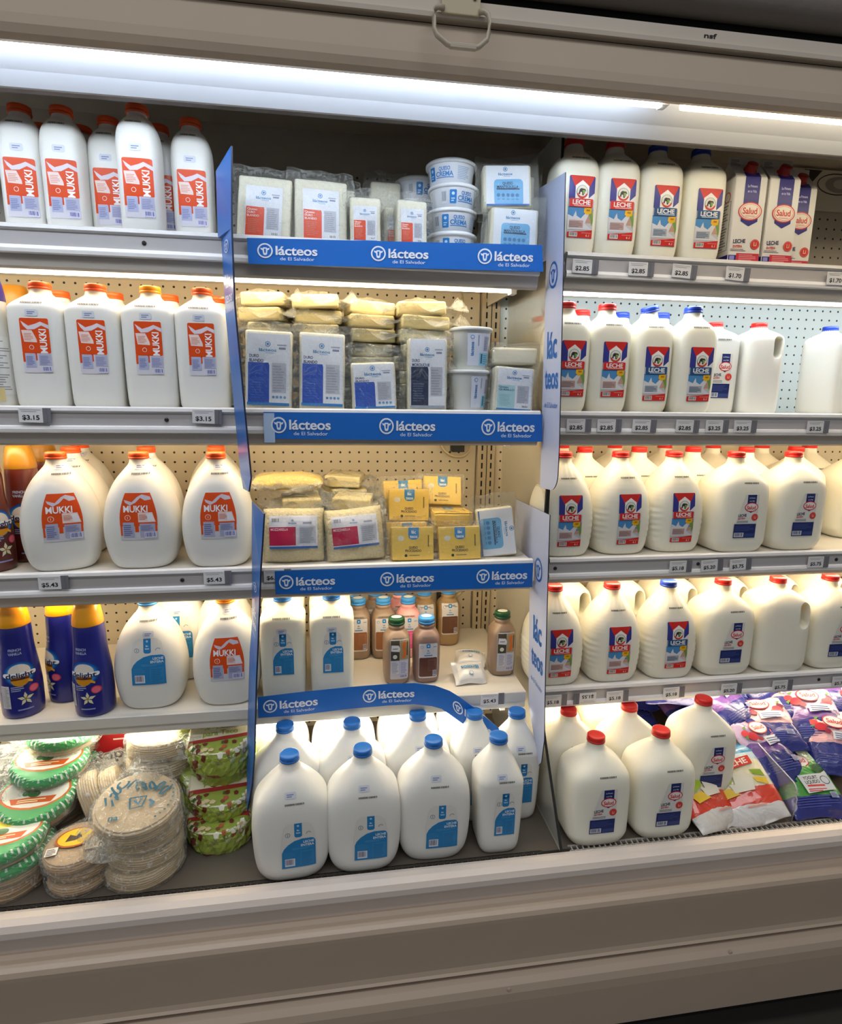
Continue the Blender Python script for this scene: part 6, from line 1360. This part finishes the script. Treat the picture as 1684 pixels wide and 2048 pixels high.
copytree(m1, (.874, -.520, DK+.014), .0, 'flat milk pouch lying under the raised sticker jug', 'soft milk pouches', rx=math.radians(-90)).scale = (1, .5, .9)
# clear acrylic bin divider in front of the pouches
ac = emptyo('acrylic_divider', (1.065, -.4, DK), 'low clear acrylic divider with rounded top between milk pouches and yogurt pouches', 'divider')
pts = [(-.30, DK+.001), (-.565, DK+.001), (-.572, DK+.070)]+arc(-.548, DK+.082, .022, 200, 110, 4)+[(-.47, DK+.118), (-.42, DK+.128), (-.37, DK+.110), (-.30, DK+.125)]
o = obj('panel', plate(pts, 'x', 1.0435, .0025), ACRYL); o.parent = ac; o.location = -ac.location
b = bmesh.new(); tube(b, [(1.0448, y, z) for y, z in pts[1:]], .0016, 6); o = obj('polished_edge', b, mat('acrylic_edge', '#c9c4d0', .15, coat=.6), ac, True); o.location = -ac.location

sh = emptyo('printed_sheet', (1.385, -.03, Z(.595)), 'pale sheet with a dark corner and a grey printed oval above the cartons, top right', 'poster')
b = bmesh.new(); box(b, -.12, .14, -.0006, .0006, -.075, .03); obj('sheet', b, mat('pale_sheet', '#c9c1b4', .5), sh)
p = Print(); p.poly([(-.085, .028), (-.03, .028), (-.095, -.045)], '#3a322e', 1); p.ring(.02, -.005, .062, .003, '#3a3634', '#c9c1b4', 1, .028); p.disc(.028, -.006, .045, '#8f8b88', 3, .021); p.disc(.03, -.004, .022, '#b5b0ac', 4, .012)
p.done('print', sh, lambda x, z, l: (x, -.0008-l, z), 0)
# ------------------------------------------------------------------ wiring on the back panel
WIRE = mat('cream_cable', '#b7a783', .5)
def cable(label, pts, r=.0035, m=WIRE, plug=None):
    t = emptyo('power_cable', pts[0], label, 'cable'); b = bmesh.new()
    P = [Vector(q) for q in pts]; Q = []
    for i in range(len(P)-1):
        p0, p1, p2, p3 = P[max(0, i-1)], P[i], P[i+1], P[min(len(P)-1, i+2)]
        for k in range(6):
            s = k/6; Q.append(.5*((2*p1)+(p2-p0)*s+(2*p0-5*p1+4*p2-p3)*s*s+(3*p1-p0-3*p2+p3)*s**3))
    Q.append(P[-1]); tube(b, Q, r, 8); o = obj('cord', b, m, t, True); o.location = -t.location
    if plug: o = obj('connector', boxbm(*plug, bevel=.002), DARK, t); o.location = -t.location
cable('thin cream cable hanging on the peg panel at the right of the second shelf', [(.352, -.008, S1-.02), (.358, -.012, S1-.06), (.35, -.012, S1-.09), (.352, -.012, S1-.12), (.335, -.010, S1-.16)], .002)
cable('cream cable and black connector under the second shelf near the upright', [(.30, -.010, S2-.07), (.305, -.016, S2-.105), (.33, -.02, S2-.128), (.365, -.018, S2-.130), (.385, -.014, S2-.11), (.39, -.01, S2-.07)], .0038, plug=(.332, .366, -.03, -.002, S2-.118, S2-.078))
cable('thick cream cable looping to a black connector behind the small bottles', [(.395, -.012, S3-.08), (.392, -.02, S3-.14), (.375, -.03, S3-.185), (.34, -.035, S3-.215), (.315, -.03, S3-.22)], .005, plug=(.300, .338, -.04, -.002, S3-.30, S3-.20))
for o in [q for q in bpy.data.objects if q.get('label') == 'x']:
    if True:
        for ch in list(o.children): bpy.data.objects.remove(ch)
        bpy.data.objects.remove(o)
